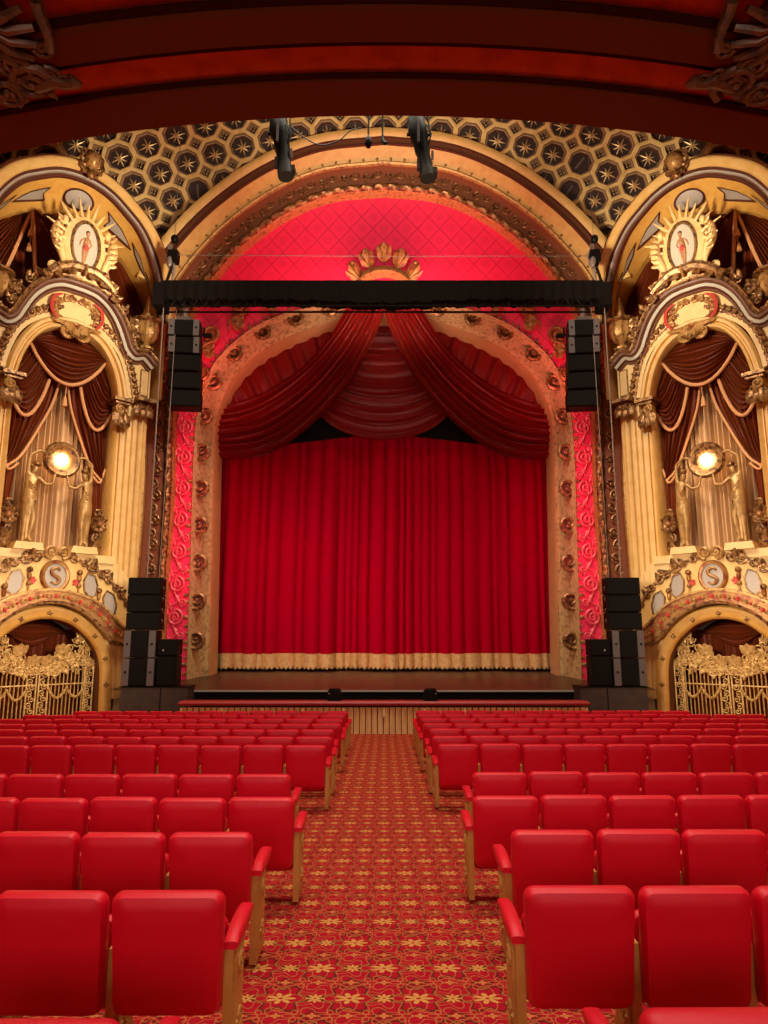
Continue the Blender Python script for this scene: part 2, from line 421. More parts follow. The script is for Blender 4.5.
# proscenium opening: outer edge of the gilded frame (plane 24) and inner edge (plane 25.5), right half mirrored from the traced left
OUT = [(384, 300), (335, 303), (290, 313), (258, 326), (230, 347), (213, 367), (203, 391), (195, 440), (191, 560), (187, 681)]
INN = [(384, 317), (355, 320), (325, 327), (290, 341), (260, 358), (237, 380), (222, 410), (218, 440), (216, 500), (212, 676)]
def half(fr, L, w=0, n=6):
    H = [(-u, z) for u, z in fr.pts(L, w)]; H[0] = (0.0, H[0][1]); return spline(H, n)
outH = half(fr24, OUT); fr255 = front(25.5); innH = half(fr255, INN)
OUTC = both(outH); INNC = both(innH)
# baseline of the outer mouldings (inner edge of the rope), plane 23.6
fr = front(23.6)
BASE = [(384, 191), (330, 197), (285, 216), (245, 245), (216, 275), (197, 303), (184, 340), (177, 380), (174, 420), (172, 500), (165, 600), (160, 700)]
baseH = half(fr, BASE, 0, 8); BASEC = both(baseH)
# red wall with the opening cut out: strip between frame edge and rope baseline
m = MB(); A = resample(OUTC, 161)
B = resample(BASEC, 161)
B = resample(offset(BASEC, -.35) if offset(BASEC, -.35)[80][1] > BASEC[len(BASEC)//2][1] else offset(BASEC, .35), 161)
rows = [[fr24.P(a[0]+(b[0]-a[0])*t, a[1]+(b[1]-a[1])*t, 0) for t in (0, .5, 1)] for a, b in zip(A, B)]
m.grid(rows, 'redwall'); struct(m, 'wall_proscenium', base=(0, 24, 0))
SG = 1 if offset(BASEC, 1)[len(BASEC)//2][1] > BASEC[len(BASEC)//2][1] else -1   # sign of outward offset

# outer arch mouldings, concentric round the red wall
def prof(L): return [(o*SG, w) for o, w in L]
m = MB()
m.sweep(fr, BASEC, prof([(0, -.4), (0, .02), (.02, .06)]), 'gilt')
m.sweep(fr, BASEC, prof([(.27, .10), (.28, .06), (.30, .04), (.80, .30), (.82, .36)]), 'frieze')
m.sweep(fr, BASEC, prof([(.82, .36), (.84, .46), (.90, .50), (.96, .46), (.98, .40)]), 'gilt')
m.sweep(fr, BASEC, prof([(.98, .40), (1.42, .70)]), 'ochre')
TOPC = [p for p in BASEC if p[1] > 14.0]
m.sweep(fr, TOPC, prof([(1.42, .70), (1.43, .78), (1.47, .79)]), 'line')
m.sweep(fr, TOPC, prof([(1.47, .79), (1.48, .70), (1.56, .66), (1.64, .66), (1.65, .80)]), 'umber')
m.sweep(fr, TOPC, prof([(1.65, .80), (1.66, .88), (1.69, .86)]), 'line')
m.sweep(fr, TOPC, prof([(1.69, .86), (1.74, .92), (1.92, .96), (2.0, .94), (2.04, .86), (2.04, .2)]), 'plaster')
struct(m, 'trim_1')
# rope moulding
m = MB(); P = resample(offset(BASEC, .14*SG), 420)
rows = []
N = normals(P)
for i, (p, n) in enumerate(zip(P, N)):
    row = []
    for k in range(8):
        a = 2*PI*k/8; r = .125*(1+.20*math.cos(2*a+i*1.35))
        row.append(fr.P(p[0]+n[0]*r*math.cos(a), p[1]+n[1]*r*math.cos(a), .10+r*math.sin(a)))
    rows.append(row)
m.grid(rows, 'gilt_dark', close_u=True); struct(m, 'trim_2')
# scroll frieze and scalloped edging on the arch
m = MB(); P = resample(offset(BASEC, .56*SG), 112)
N = normals(P)
for i, p in enumerate(P):
    c = 1 if i % 2 else -1
    u, z = p[0]+N[i][0]*.05*c, p[1]+N[i][1]*.05*c
    a = math.atan2(N[i][1], N[i][0])
    m.scroll(fr, u, z, .20, 'gilt_dark', a+PI/2*c, 1.3, c, .20, .045, 12)
    m.leaf(fr, u, z, .24, a+PI*(c < 0), 'gilt_dark', .20, .3)
struct(m, 'trim_3')
m = MB(); P = resample(offset(BASEC, 1.03*SG), 96); N = normals(P)
for i, p in enumerate(P):
    a = math.atan2(N[i][1]*SG, N[i][0]*SG)
    m.leaf(fr, p[0], p[1], .20, a, 'gilt', .46, .42, .1)
    m.ball(fr.P(*p, .46), .05, 'gilt', 6, 4)
struct(m, 'trim_4')

# ---- coffered vault above the arches (octagons and squares on a splayed surface)
VC = Vector((0, 1.0)); R0 = 16.2          # polar centre of the vault (x, z) and radius of its foot
def vault(th, q, d=0.0):                    # th angle from vertical, q metres up the slope, d depth behind
    r = R0+q*.92+d*.39; y = 24.5-q*.39+d*.92
    return Vector((math.sin(th)*r, y, VC[1]+math.cos(th)*r))
CELL = 1.02; nth = 14; nq = 9
def vp(i, j, d=0): return vault(i*CELL/(R0+2.6), j*CELL, d)
m = MB()
def cell_oct(i, j):
    h = .5; k = .215
    O = [(-k, -h), (k, -h), (h, -k), (h, k), (k, h), (-k, h), (-h, k), (-h, -k)]
    s1 = .84
    A = [vp(i+a, j+b) for a, b in O]; B = [vp(i+a*s1, j+b*s1) for a, b in O]; C = [vp(i+a*s1*.92, j+b*s1*.92, .10) for a, b in O]
    D_ = [vp(i+a*.70, j+b*.70, .11) for a, b in O]; E = [vp(i+a*.66, j+b*.66, .28) for a, b in O]
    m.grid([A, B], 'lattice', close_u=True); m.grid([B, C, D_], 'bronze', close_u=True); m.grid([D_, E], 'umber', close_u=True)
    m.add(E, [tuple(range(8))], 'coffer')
    if (i, j) in HOLES:
        m.tube([vp(i-.1, j-.2, .25), vp(i+.05, j+.2, .05)], .04, 'steel', 6); return
    for k_ in range(8):
        a = PI/8*2*k_; ln = .30 if k_ % 2 == 0 else .22
        p0 = vp(i+.05*math.cos(a), j+.05*math.sin(a), .20); p1 = vp(i+ln*math.cos(a), j+ln*math.sin(a), .24)
        m.tube([p0, (p0+p1)/2, p1], [.030, .026, .008], 'star', 4)
    m.ball(vp(i, j, .20), .06, 'star', 6, 4)
def cell_sq(i, j):
    k = .28
    O = [(0, -k), (k, 0), (0, k), (-k, 0)]
    A = [vp(i+a, j+b) for a, b in O]; B = [vp(i+a*.84, j+b*.84) for a, b in O]; C = [vp(i+a*.80, j+b*.80, .12) for a, b in O]; D_ = [vp(i+a*.56, j+b*.56, .12) for a, b in O]; E = [vp(i+a*.54, j+b*.54, .2) for a, b in O]
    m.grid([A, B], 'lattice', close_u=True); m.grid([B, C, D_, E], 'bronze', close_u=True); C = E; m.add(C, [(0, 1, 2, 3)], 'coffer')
    for a, b in ((.07, 0), (-.07, 0), (0, .07), (0, -.07)): m.ball(vp(i+a, j+b, .07), .035, 'star', 5, 4)
HOLES = [min(((i, j) for i in range(-nth, nth+1) for j in range(nq)), key=lambda c: (lambda v: (384+F*v.x/(v.y*CP+(v.z-CAMZ)*SP)-hx)**2+(512-F*((v.z-CAMZ)*CP-v.y*SP)/(v.y*CP+(v.z-CAMZ)*SP)-hy)**2)(vp(*c))) for hx, hy in ((181, 182), (583, 178), (575, 202))]
def clear(i, j):
    v = vp(i, j); return (v.x/8.0)**2+((v.z-9.8)/9.7)**2 > 1
for j in range(nq):
    for i in range(-nth, nth+1):
        if clear(i, j): cell_oct(i, j)
        if j < nq-1 and i < nth and clear(i+.5, j+.5): cell_sq(i+.5, j+.5)
struct(m, 'ceiling', base=(0, 20, 10), smooth=False)
# closed ceiling above the hall, side and back walls out of shot
m = MB(); m.box((0, 6, 27), (34, 38, .3), 'plaster'); struct(m, 'ceiling')
m = MB(); m.box((0, -8.1, 10), (25, .2, 26), 'peach'); struct(m, 'wall_back')
for sd, nm in ((-1, 'wall_left'), (1, 'wall_right')):
    m = MB(); m.box((sd*11.95, 5.2, 10), (.3, 26.4, 26), 'plaster'); struct(m, nm)

# ------------------------------------------------------------------ proscenium frame
pf = thing('proscenium_frame', 'broad gilded frame curving round the red stage curtain, set with curled scrolls', 'frame', (0, 24, stage_z(24)))
m = MB(); n = 150
A = resample(OUTC, n); B = resample(INNC, n)
def mixp(a, b, t): return Vector((a[0]+(b[0]-a[0])*t, 24+1.5*t, a[1]+(b[1]-a[1])*t))
rows = []
for a, b in zip(A, B):
    row = [mixp(a, b, 0)+Vector((0, -.10, 0)), mixp(a, b, 0.03)+Vector((0, -.16, 0))]
    for t in (.10, .25, .45, .65, .80): 
        p = mixp(a, b, t); row.append(p+Vector((0, .30*math.sin(PI*(t-.05)/.85), 0)))
    row += [mixp(a, b, .86)+Vector((0, -.05, 0))]
    rows.append(row)
m.grid(rows, 'cove'); part(m, 'cove', pf)
m = MB(); rows = []
for a, b in zip(A, B):
    rows.append([mixp(a, b, .86)+Vector((0, -.05, 0)), mixp(a, b, .89)+Vector((0, -.10, 0)), mixp(a, b, .92)+Vector((0, -.02, 0)), mixp(a, b, .95)+Vector((0, -.1, 0)), mixp(a, b, 1.0)+Vector((0, -.02, 0)), mixp(a, b, 1.0)+Vector((0, .8, 0))])
m.grid(rows, 'peach'); part(m, 'inner_bead', pf)
L = length(OUTC); k = 28
CP_ = resample(OUTC, k); CI = resample(INNC, k); NN = normals(CP_)
frm = front(24.0)
for i in range(1, k-1):
    a = CP_[i]; b = CI[i]; t = .34
    c = (a[0]+(b[0]-a[0])*t, a[1]+(b[1]-a[1])*t); sgn = 1 if c[0] > 0 else -1
    f2 = front(24+1.5*t)
    m = MB()
    outn = NN[i]; oa = math.atan2(outn[1]*SG, outn[0]*SG)
    m.scroll(f2, c[0]+outn[0]*SG*-.03, c[1], .38, 'gilt_dark', oa+PI*.15*sgn, 1.5, -sgn, .22, .092, 18, tail=(c[0]+math.cos(oa)*.85, c[1]+math.sin(oa)*.85+.22))
    m.prism(f2, ell(c[0], c[1], .20, .20, 16), .06, .13, 'umber')  # dark disc put in as the shade behind the curl
    for q in range(5):
        m.leaf(f2, c[0]+math.cos(oa)*.28, c[1]+math.sin(oa)*.28+.05, .30, oa+(q-2)*.5, 'gilt_dark', .12, .32, .3)
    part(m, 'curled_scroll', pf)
# scalloped leaf edging where the frame meets the red wall, with raised palm crests on the arch
m = MB(); P = resample(OUTC, 140); N = normals(P)
for i, p in enumerate(P):
    a = math.atan2(N[i][1]*SG, N[i][0]*SG)
    m.leaf(frm, p[0], p[1], .12+.05*(i % 3), a+.4*(i % 2-.5), 'gilt_red', .03, .3, .1)
part(m, 'leaf_edging', pf)['kind'] = 'stuff'
for sd in (-1, 1):
    for (x, y, sz) in ((211, 347, 1.3), (240, 320, 1.35), (274, 305, 1.1), (203, 383, .9)):
        u, z = frm.px(x, y); u *= -sd
        m = MB(); oa = PI/2+(-sd)*-.35
        m.scroll(frm, u, z+.35*sz, .26*sz, 'gilt_red', -PI/2, 1.5, -sd, .16, .08, 18, tail=(u+sd*.35, z-.5))
        for q in range(4):
            m.leaf(frm, u-sd*.1, z-.45+q*.22, .34*sz, PI/2-sd*(.9-.15*q), 'gilt_red', .1, .34, .3)
            m.leaf(frm, u+sd*.1, z-.45+q*.22, .30*sz, PI/2+sd*(.9-.15*q), 'gilt_red', .1, .34, .3)
        part(m, 'palm_crest', pf)

# crown over the arch
u0, z0 = frm.px(384, 284)
cr = thing('crown_ornament', 'gilded crown of five plumes at the centre of the red wall above the black truss', 'ornament', (0, 24, z0-.3))
m = MB()
arcp = [(1.15*math.cos(a), z0-.55+.95*math.sin(a)) for a in [PI*(.12+.76*i/24) for i in range(25)]]
m.sweep(frm, arcp, [(-.18, .05), (-.18, .30), (-.10, .38), (.0, .40), (.04, .52), (.12, .54), (.16, .44), (.18, .05)], 'gilt')
for i in range(1, 24): m.ball(frm.P(arcp[i][0]*.98, arcp[i][1]*1.0-.05, .44), .05, 'gilt_dark', 6, 4)
part(m, 'band', cr)
for (x, y, tl) in ((353, 274, -.75), (366, 262, -.35), (384, 256, 0), (401, 262, .35), (415, 274, .75)):
    u, z = frm.px(x, y); m = MB()
    for q in (-1, 0, 1):
        m.leaf(frm, u-math.sin(tl)*.45, z-.45, .62+.06*(q == 0), PI/2-tl+q*.42, 'gilt' if q == 0 else 'gilt_red', .35, .24, .35)
    m.scroll(frm, u+.10, z+.12, .12, 'gilt_dark', PI/2, 1.2, 1, .40, .05, 10); m.scroll(frm, u-.10, z+.12, .12, 'gilt_dark', PI/2, 1.2, -1, .40, .05, 10)
    m.ball(frm.P(u, z+.2, .45), .09, 'gilt', 8, 6)
    part(m, 'plume', cr)

bezr = lambda *P: spline(list(P), 6)
# red relief scrollwork beside the frame
for sd in (-1, 1):
    side = 'left' if sd < 0 else 'right'
    m = MB(); f3 = front(24.0)
    ytop, ybot = 413, 668
    N_ = 8; zt = f3.px(180, ytop)[1]; zb = f3.px(172, ybot)[1]
    ul = -f3.px(183, 500)[0]
    hgt = (zt-zb)/N_
    for i in range(N_):
        z = zt-hgt*(i+.5); c = sd
        u = sd*(ul+.02)
        m.scroll(f3, u+.03*sd, z, .29, 'red_orn', PI*.5, 1.7, c, .06, .052, 26, tail=(u-.20*sd, z-hgt*.70))
        m.scroll(f3, u-.20*sd, z+hgt*.46, .13, 'red_orn', -PI*.5, 1.3, -c, .06, .04, 16)
        m.tube([f3.P(*p, .07) for p in bezr((u+.30*sd, z+.10), (u+.26*sd, z+.36), (u+.02*sd, z+.50), (u-.12*sd, z+.74))], [.05-.03*k_/18 for k_ in range(19)], 'red_orn', 6)
        m.leaf(f3, u+.05*sd, z-.34, .34, -PI/2-.5*sd, 'red_orn', .04, .22, .2)
        m.leaf(f3, u+.18*sd, z+.25, .30, PI/2-.3*sd, 'red_orn', .04, .26, .2)
    zmid = (zt+zb)/2
    tag(m.build('scrollwork_panel'), 'tall strip of red scrollwork relief on the wall %s of the stage opening' % side, 'wall relief', 'red scrollwork strips')

# ------------------------------------------------------------------ stage curtains
PLE = [-7.3]; rq = random.Random(21)
while PLE[-1] < 7.3: PLE.append(PLE[-1]+rq.choice((.26, .34, .42, .52, .64)))
PAM = [rq.uniform(.45, 1.0) for _ in PLE]
rp = [rq.uniform(.75, 1.35) for _ in PLE]
def pleat(x):
    for k in range(len(PLE)-1):
        if PLE[k] <= x <= PLE[k+1]:
            t = (x-PLE[k])/(PLE[k+1]-PLE[k]); wdt = PLE[k+1]-PLE[k]
            return PAM[k]*(wdt/.45)**.7*math.sin(PI*t**rp[k])**.6
    return 0
CD = 27.2; zb = stage_z(CD)+.05
hc = thing('stage_curtain', 'wide crimson pleated velvet stage curtain with a gold fringe along its hem', 'curtain', (0, CD, zb))
def curtain_sheet(z0, z1, nz, mt, amp=.36, ragged=0, dy=0):
    m = MB(); rows = []
    for j in range(nz+1):
        t = j/nz; z = z0+(z1-z0)*t; row = []
        for i in range(0, 841):
            x = -7.0+14.0*i/840
            f = pleat(x+.03*math.sin(z*.6))*1.5
            g = math.sin(x*2.3+1)*.30+math.sin(x*1.1)*.25
            zz = z
            if ragged and j == 0: zz = z+ragged*abs(math.sin(x*61)*math.sin(x*17.7+1))
            row.append(Vector((x, CD-amp*(f*.62+g)*(1-.12*t)+dy, zz)))
        rows.append(row)
    m.grid(rows, mt); return m
part(curtain_sheet(zb+.60, 12.5, 10, 'curtain'), 'curtain_panel', hc)
part(curtain_sheet(zb, zb+.62, 2, 'fringe', ragged=.14, dy=-.03), 'fringe', hc)

def cloth(fr, A, B, w, nt, ns, ft, fs, amp, mt, bulge=0.0, m=None, pw=1.0, ph=0.0, dmap=None):
    """cloth patch between in-plane curves A (t=0) and B (t=1); ft folds run along the curves, fs folds run across them"""
    m = m or MB(); A = resample(A, ns); B = resample(B, ns); rows = []
    for j in range(nt+1):
        t = j/nt; row = []
        for i in range(ns):
            s_ = i/(ns-1); a, b = A[i], B[i]
            d = 0
            if ft: d += amp*(math.cos(2*PI*ft*(t**pw)+ph+1.2*math.sin(s_*3))+.35*math.cos(2*PI*ft*1.7*(t**pw)+1+2*s_))
            if fs: d += amp*(math.cos(2*PI*fs*s_+ph)+.35*math.cos(2*PI*fs*1.6*s_+2+ph))
            env = math.sin(PI*min(max(s_, .0), 1))**.35 if ft else 1
            row.append(fr.P(a[0]+(b[0]-a[0])*t, a[1]+(b[1]-a[1])*t, w+d*(.25+.75*env)+bulge*math.sin(PI*t)))
        rows.append(row)
    m.grid(rows, mt); return m
fc = front(25.95)
def P_(L, f, sd): return [(-sd*u if sd else u, z) for u, z in f.pts(L)]
for sd in (-1, 1):
    side = 'left' if sd < 0 else 'right'
    mir = lambda L, f: [((u if sd < 0 else -u), z) for u, z in f.pts(L)]
    A = resample(spline([(352, 298), (336, 328), (308, 362), (272, 388), (240, 402), (212, 408)]), 70)
    B = resample(spline([(387, 298), (377, 330), (352, 378), (312, 424), (266, 454), (210, 458)]), 70)
    m = MB(); rows = []; NT = 120
    for j in range(NT+1):
        t = j/NT; row = []
        for i in range(70):   # gathered at the crown in front of the frame, falling back behind its jamb
            s_ = i/69; D = 23.55+2.35*min(1, s_/.55)**.8; f = front(D)
            u, z = f.px(A[i][0]+(B[i][0]-A[i][0])*t, A[i][1]+(B[i][1]-A[i][1])*t)
            d = .16*(math.cos(2*PI*8.5*t+1.2*math.sin(s_*3))+.35*math.cos(2*PI*14.5*t+1+2*s_))*(.25+.75*math.sin(PI*s_)**.35)+.40*math.sin(PI*t)*min(1, s_*3)
            row.append(f.P(u if sd < 0 else -u, z, d))
        rows.append(row)
    m.grid(rows, 'swag')
    tag(m.build('swag_drape'), 'heavy dark red velvet drape swept from the arch centre to the %s' % side, 'drape', 'swept stage drapes')
    fb = front(26.25)
    A = spline(mir([(350, 300), (318, 318), (288, 333), (256, 352), (230, 378), (214, 408)], fb))
    B = spline(mir([(352, 340), (322, 366), (292, 388), (262, 402), (236, 412), (214, 420)], fb))
    m = cloth(fb, A, B, 0, 24, 110, 0, 11, .07, 'swag', .2)
    tag(m.build('valance_drape'), 'pleated dark red valance hanging under the %s shoulder of the arch' % side, 'drape', 'pleated arch valances')
fb = front(26.3)
A = spline(fb.pts([(340, 322), (360, 322), (384, 322), (408, 322), (428, 322)]))
B = spline(fb.pts([(300, 392), (335, 428), (384, 440), (433, 428), (468, 392)]))
m = cloth(fb, A, B, 0, 110, 50, 13, 0, .07, 'swag', .15, pw=1.0)
tag(m.build('valance_drape'), 'dark swagged valance hanging in the middle behind the two swept drapes', 'drape')
m = MB(); A = fb.pts([(205, 270), (384, 270), (563, 270)]); B = fb.pts([(205, 452), (384, 432), (563, 452)])
fd = front(26.46)
cloth(fd, A, B, 0, 4, 120, 0, 24, .02, 'blackcloth', m=m); m.tube([(-7.0, 26.46, A[0][1]), (7.0, 26.46, A[0][1])], .04, 'black', 6)
for x in (-6.9, 6.9): m.tube([(x, 26.46, A[0][1]), (x, 25.9, A[0][1])], .04, 'black', 6)
tag(m.build('border_cloth'), 'black cloth border hanging in shadow above the crimson curtain', 'cloth')

# ------------------------------------------------------------------ pit rail, stage edge, speakers
railz = CAMZ-1.81; RD = 19.7
rl = thing('pit_rail', 'low front rail with red padded top and striped gold cloth before the stage', 'rail', (0, RD, floor_z(RD)))
m = MB(); xr = 5.65
rows = []
for j in range(3):
    z = floor_z(RD)+(railz-.17-floor_z(RD))*j/2
    rows.append([Vector((-xr+2*xr*i/440, RD-.10-.03*math.cos(i*PI/3.0), z)) for i in range(441)])
m.grid(rows, 'stripe')
for i in range(-5, 6): m.box((i*1.12, RD-.14, railz-.30), (.07, .05, .24), 'fringe')
part(m, 'gold_skirt', rl)
m = MB(); m.box((0, RD+.05, railz-.06), (2*xr+.1, .52, .12), 'redledge', bevel=.05); part(m, 'padded_top', rl)
m = MB(); m.box((0, RD+.1, (railz-.18+floor_z(RD))/2), (2*xr, .2, railz-.18-floor_z(RD)), 'case'); part(m, 'rail_core', rl)
for i, x in enumerate((334.5, 430.5)):
    f = front(19.75); u, z = f.px(x, 698)
    t = thing('stage_monitor', 'small black monitor speaker on the red rail, %s of the aisle line' % ('left' if i == 0 else 'right'), 'speaker', (u, 19.75, railz), 'monitors on the front rail')
    m = MB()
    ft = Frame((0, 19.6), (1, 0), (0, -1))
    V = [(-.19, railz), (.19, railz), (.19, railz+.24), (.14, railz+.33), (-.14, railz+.33), (-.19, railz+.24)]
    m.prism(ft, [(u+a, b) for a, b in V], -.28, 0, 'black'); part(m, 'cabinet', t, smooth=False)
    m = MB(); m.prism(ft, [(u+a*.85, railz+.02+(b-railz)*.86) for a, b in V], .0, .02, 'mesh'); part(m, 'grille', t, smooth=False)
    m = MB(); m.ball((u-.14*(1 if i == 0 else -1), 19.57, railz+.2), .018, 'white'); part(m, 'badge', t)

def cab(t, c, d, rot, mod, face='mesh', sides=None, ribs=0, name='cabinet'):
    """one loudspeaker box centred c, size d (w,dep,h); sides: grey side plates"""
    m = MB(); Rz = Matrix.Rotation(rot, 3, 'Z'); c = Vector(c)
    m.box(c, d, 'black', Rz, bevel=.02); o = part(m, name, t, smooth=False)
    w_, dp, h = d
    m = MB(); gw = w_-(.04 if not sides else .42)
    m.box(c+Rz @ Vector((0, -dp/2-.012, 0)), (gw, .03, h-.06), 'mesh', Rz)
    g = part(m, 'grille', o, smooth=False)
    if sides:
        for q in (-1, 1):
            m = MB(); m.box(c+Rz @ Vector((q*(w_/2-.11), -dp/2-.02, 0)), (.19, .05, h-.02), 'grey', Rz)
            part(m, 'side_plate', o, 'grey metal side plate', smooth=False)
            m = MB(); m.ball(c+Rz @ Vector((q*(w_/2-.11), -dp/2-.05, 0)), .035, 'black', 8, 6)
            part(m, 'bolt', o)
for sd in (-1, 1):
    side = 'left' if sd < 0 else 'right'
    def X(px, py, D):  # position traced on the left and mirrored for the right
        u, z = front(D).px(px, py); return (u if sd < 0 else -u), z
    # hanging array
    D = 21.6; x0, zt_ = X(186, 323, D); _, zb_ = X(186, 408, D)
    t = thing('hanging_loudspeaker', 'tall black loudspeaker array hung at the %s end of the truss, upper boxes grey sided' % side, 'loudspeaker', (x0, D, zb_), 'hanging loudspeaker arrays')
    rot = -sd*.12; H_ = zt_-zb_; hh = H_/5
    for i in range(5):
        cab(t, (x0-sd*.02*i, D+.04*i, zt_-hh*(i+.5)), (1.02, .62, hh-.03), rot, None, sides=(i in (1,)) or (i == 0))
    m = MB(); m.box((x0+sd*.05, D, zt_+.10), (.5, .35, .12), 'steel'); zz = X(186, 300, D)[1]
    m.tube([(x0+sd*.05, D, zt_+.1), (x0+sd*.05, D, zz)], .10, 'steel', 8)
    part(m, 'rigging_frame', t)
    m = MB(); m.box((x0-sd*.72, D+.1, zt_-.42), (.30, .2, .09), 'black'); m.box((x0-sd*.60, D+.1, zt_-.28), (.05, .08, .30), 'black'); part(m, 'bracket_lamp', t)
    # platform
    D = 20.5; pz = CAMZ-1.49; xa = X(120, 700, 20.25)[0]; xb = X(187, 700, 20.25)[0]
    pl = thing('speaker_platform', 'dark brown plywood platform carrying the loudspeakers %s of the stage' % side, 'platform', ((xa+xb)/2, D, floor_z(D)), 'speaker platforms')
    m = MB(); gz = floor_z(D)
    m.box(((xa+xb)/2, D+.15, (pz+gz)/2), (abs(xb-xa), .8, pz-gz), 'case'); part(m, 'body', pl, smooth=False)
    m = MB(); m.box(((xa+xb)/2, D+.15, pz+.012), (abs(xb-xa)+.05, .85, .03), 'black'); part(m, 'top_board', pl, smooth=False)
    m = MB(); m.box(((xa*.40+xb*.60), D-.262, (pz+gz)/2), (.02, .02, pz-gz), 'black'); part(m, 'joint_strip', pl)
    # tall stack: grey sided pair below, black above
    pz += .03
    xa, z1 = X(127, 630, D); xb, _ = X(160, 630, D); xm = (xa+xb)/2; wd = abs(xb-xa)
    t = thing('stacked_loudspeaker', 'pair of grey sided loudspeaker boxes standing on the %s platform' % side, 'loudspeaker', (xm, D, pz), 'lower loudspeaker boxes')
    h = (z1-pz)/2
    for i in range(2): cab(t, (xm, D+.0, pz+h*(i+.5)), (wd-.04, .5, h-.02), -sd*.03, None, sides=True)
    xa, z2 = X(131, 578, D); xb, _ = X(165, 578, D); xm2 = (xa+xb)/2; wd2 = abs(xb-xa)
    t = thing('upper_loudspeaker', 'tall plain black loudspeaker boxes stacked on the grey sided pair, %s of the stage' % side, 'loudspeaker', (xm2, D, z1), 'upper loudspeaker boxes')
    h = (z2-z1)/3
    for i in range(3): cab(t, (xm2, D+.0, z1+h*(i+.5)), (wd2-.05, .5, h-.01), -sd*.03, None)
    for i in range(5):
        m = MB(); z = z1+.2+i*.32; x = xm2-sd*(wd2/2+.0)
        m.tube([(x, D-.1, z), (x-sd*.06, D-.2, z+.05), (x, D-.1, z+.1)], .015, 'steel', 5); part(m, 'handle', t)
    xa, z3 = X(160, 639, D); xb, _ = X(180.5, 639, D); xm3 = (xa+xb)/2; wd3 = abs(xb-xa)-.03
    t = thing('small_loudspeaker', 'smaller black two-part loudspeaker beside the tall stack, nearer the %s stage edge' % side, 'loudspeaker', (xm3, D, pz), 'small black loudspeakers')
    h = (z3-pz)
    cab(t, (xm3, D+.05, pz+h*.32), (wd3, .5, h*.64-.01), 0, None); cab(t, (xm3, D+.05, pz+h*.82), (wd3, .5, h*.36-.01), 0, None)
    m = MB(); m.ball((xm3-sd*-.12, D-.22, pz+h*.76), .03, 'white'); part(m, 'badge', t)

# ------------------------------------------------------------------ truss with black border
TD = 21.3; ft = front(TD)
xl, zt_ = ft.px(163, 284); xr_ = ft.px(601, 284)[0]; _, zb_ = ft.px(158, 303); _, zc = ft.px(384, 309)
tr = thing('lighting_truss', 'long black truss spanning the arch, wrapped in a black cloth border', 'truss', (0, TD, zc))
m = MB(); rows = []
n = 300
for i in range(n+1):
    x = xl+(xr_-xl)*i/n; sag = .07*math.sin(i*.41)*math.sin(i*.113)+.03*math.sin(i*1.3); e = .22*min(1, 0)
    y1 = TD-.25+.025*math.sin(i*.9)
    mid = .12*math.exp(-((i-150)/40)**2)
    rows.append([Vector((x, TD+.3, zt_)), Vector((x, TD-.25, zt_)), Vector((x, y1, (zt_+zb_)/2)), Vector((x, y1-.01, zb_+sag*.6-mid)), Vector((x, TD+.28, zb_+sag*.6-mid))])
m.grid(rows, 'blackcloth', close_u=True); m.add(rows[0]+rows[-1], [(0, 1, 2, 3, 4), (5, 6, 7, 8, 9)], 'blackcloth')
for q, x in ((-1, xl), (1, xr_)):
    m.box((x+q*.03, TD, (zt_+zb_)/2-.18), (.35, .75, .80), 'blackcloth')
part(m, 'cloth_border', tr)
m = MB(); 
for y in (TD-.22, TD+.22): m.tube([(xl, y, zc), (xr_, y, zc)], .035, 'black', 6)
k = 40
for i in range(k):
    x0 = xl+(xr_-xl)*i/k; x1 = xl+(xr_-xl)*(i+.5)/k; x2 = xl+(xr_-xl)*(i+1)/k
    for y in (TD-.22,): m.tube([(x0, y, zc), (x1, y, zb_+.05), (x2, y, zc)], .018, 'black', 5)
for i in range(7):
    x0 = xl+(xr_-xl)*(i+.5)/7; m.tube([(x0, TD-.16, zc), (x0, TD-.16, zt_)], .045, 'black', 5)
part(m, 'lower_chords', tr)
for sd in (-1, 1):
    side = 'left' if sd < 0 else 'right'
    x, z = ft.px(172, 283); x = -sd*x if sd > 0 else x; ztop = ft.px(172, 236)[1]
    t = thing('chain_hoist', 'dark chain hoist carrying the %s end of the truss' % side, 'hoist', (x, TD, z), 'truss hoists')
    m = MB(); m.box((x, TD, z+.95), (.34, .30, .5), 'black', bevel=.05); m.ball((x+.02, TD-.05, ztop-.15), (.13, .13, .16), 'black', 10, 8); m.box((x-.1, TD-.1, z+1.25), (.12, .12, .2), 'steel'); m.tube([(x-.15, TD, z+1.2), (x-.25, TD-.05, z+.9), (x-.12, TD-.05, z+.5)], .03, 'steel', 6); part(m, 'motor_body', t)
    m = MB(); m.tube([(x, TD, z), (x-.05*sd, TD, z+.5), (x, TD, z+.8)], [.04, .05, .05], 'steel', 6); m.tube([(x-.2*-sd, TD, z), (x, TD, z+.75)], .05, 'black', 6); m.tube([(x, TD, ztop), (x, TD, 20.5)], .012, 'steel', 5); part(m, 'chain', t)
    m = MB(); m.ball((x-.09, TD-.10, z+.75), (.10, .08, .22), 'steel', 8, 6); part(m, 'chain_bag', t)
    # pipe beside the arch
    f = front(21.2); a = f.px(164, 300); b = f.px(148, 700); xx = a[0] if sd < 0 else -a[0]
    m = MB(); m.tube([(xx, 21.2, a[1]), (xx, 21.2, 1.0)], .022, 'cable', 8)
    m.tube([(xx-sd*.42, 21.25, a[1]-.2), (xx-sd*.36, 21.2, 1.0)], .012, 'cable', 6)
    tag(m.build('cable_run'), 'thin grey cables running down the wall on the %s of the truss' % side, 'cable', 'hanging cable runs')
f = front(21.3); a = f.px(171, 255); b = f.px(598, 256)
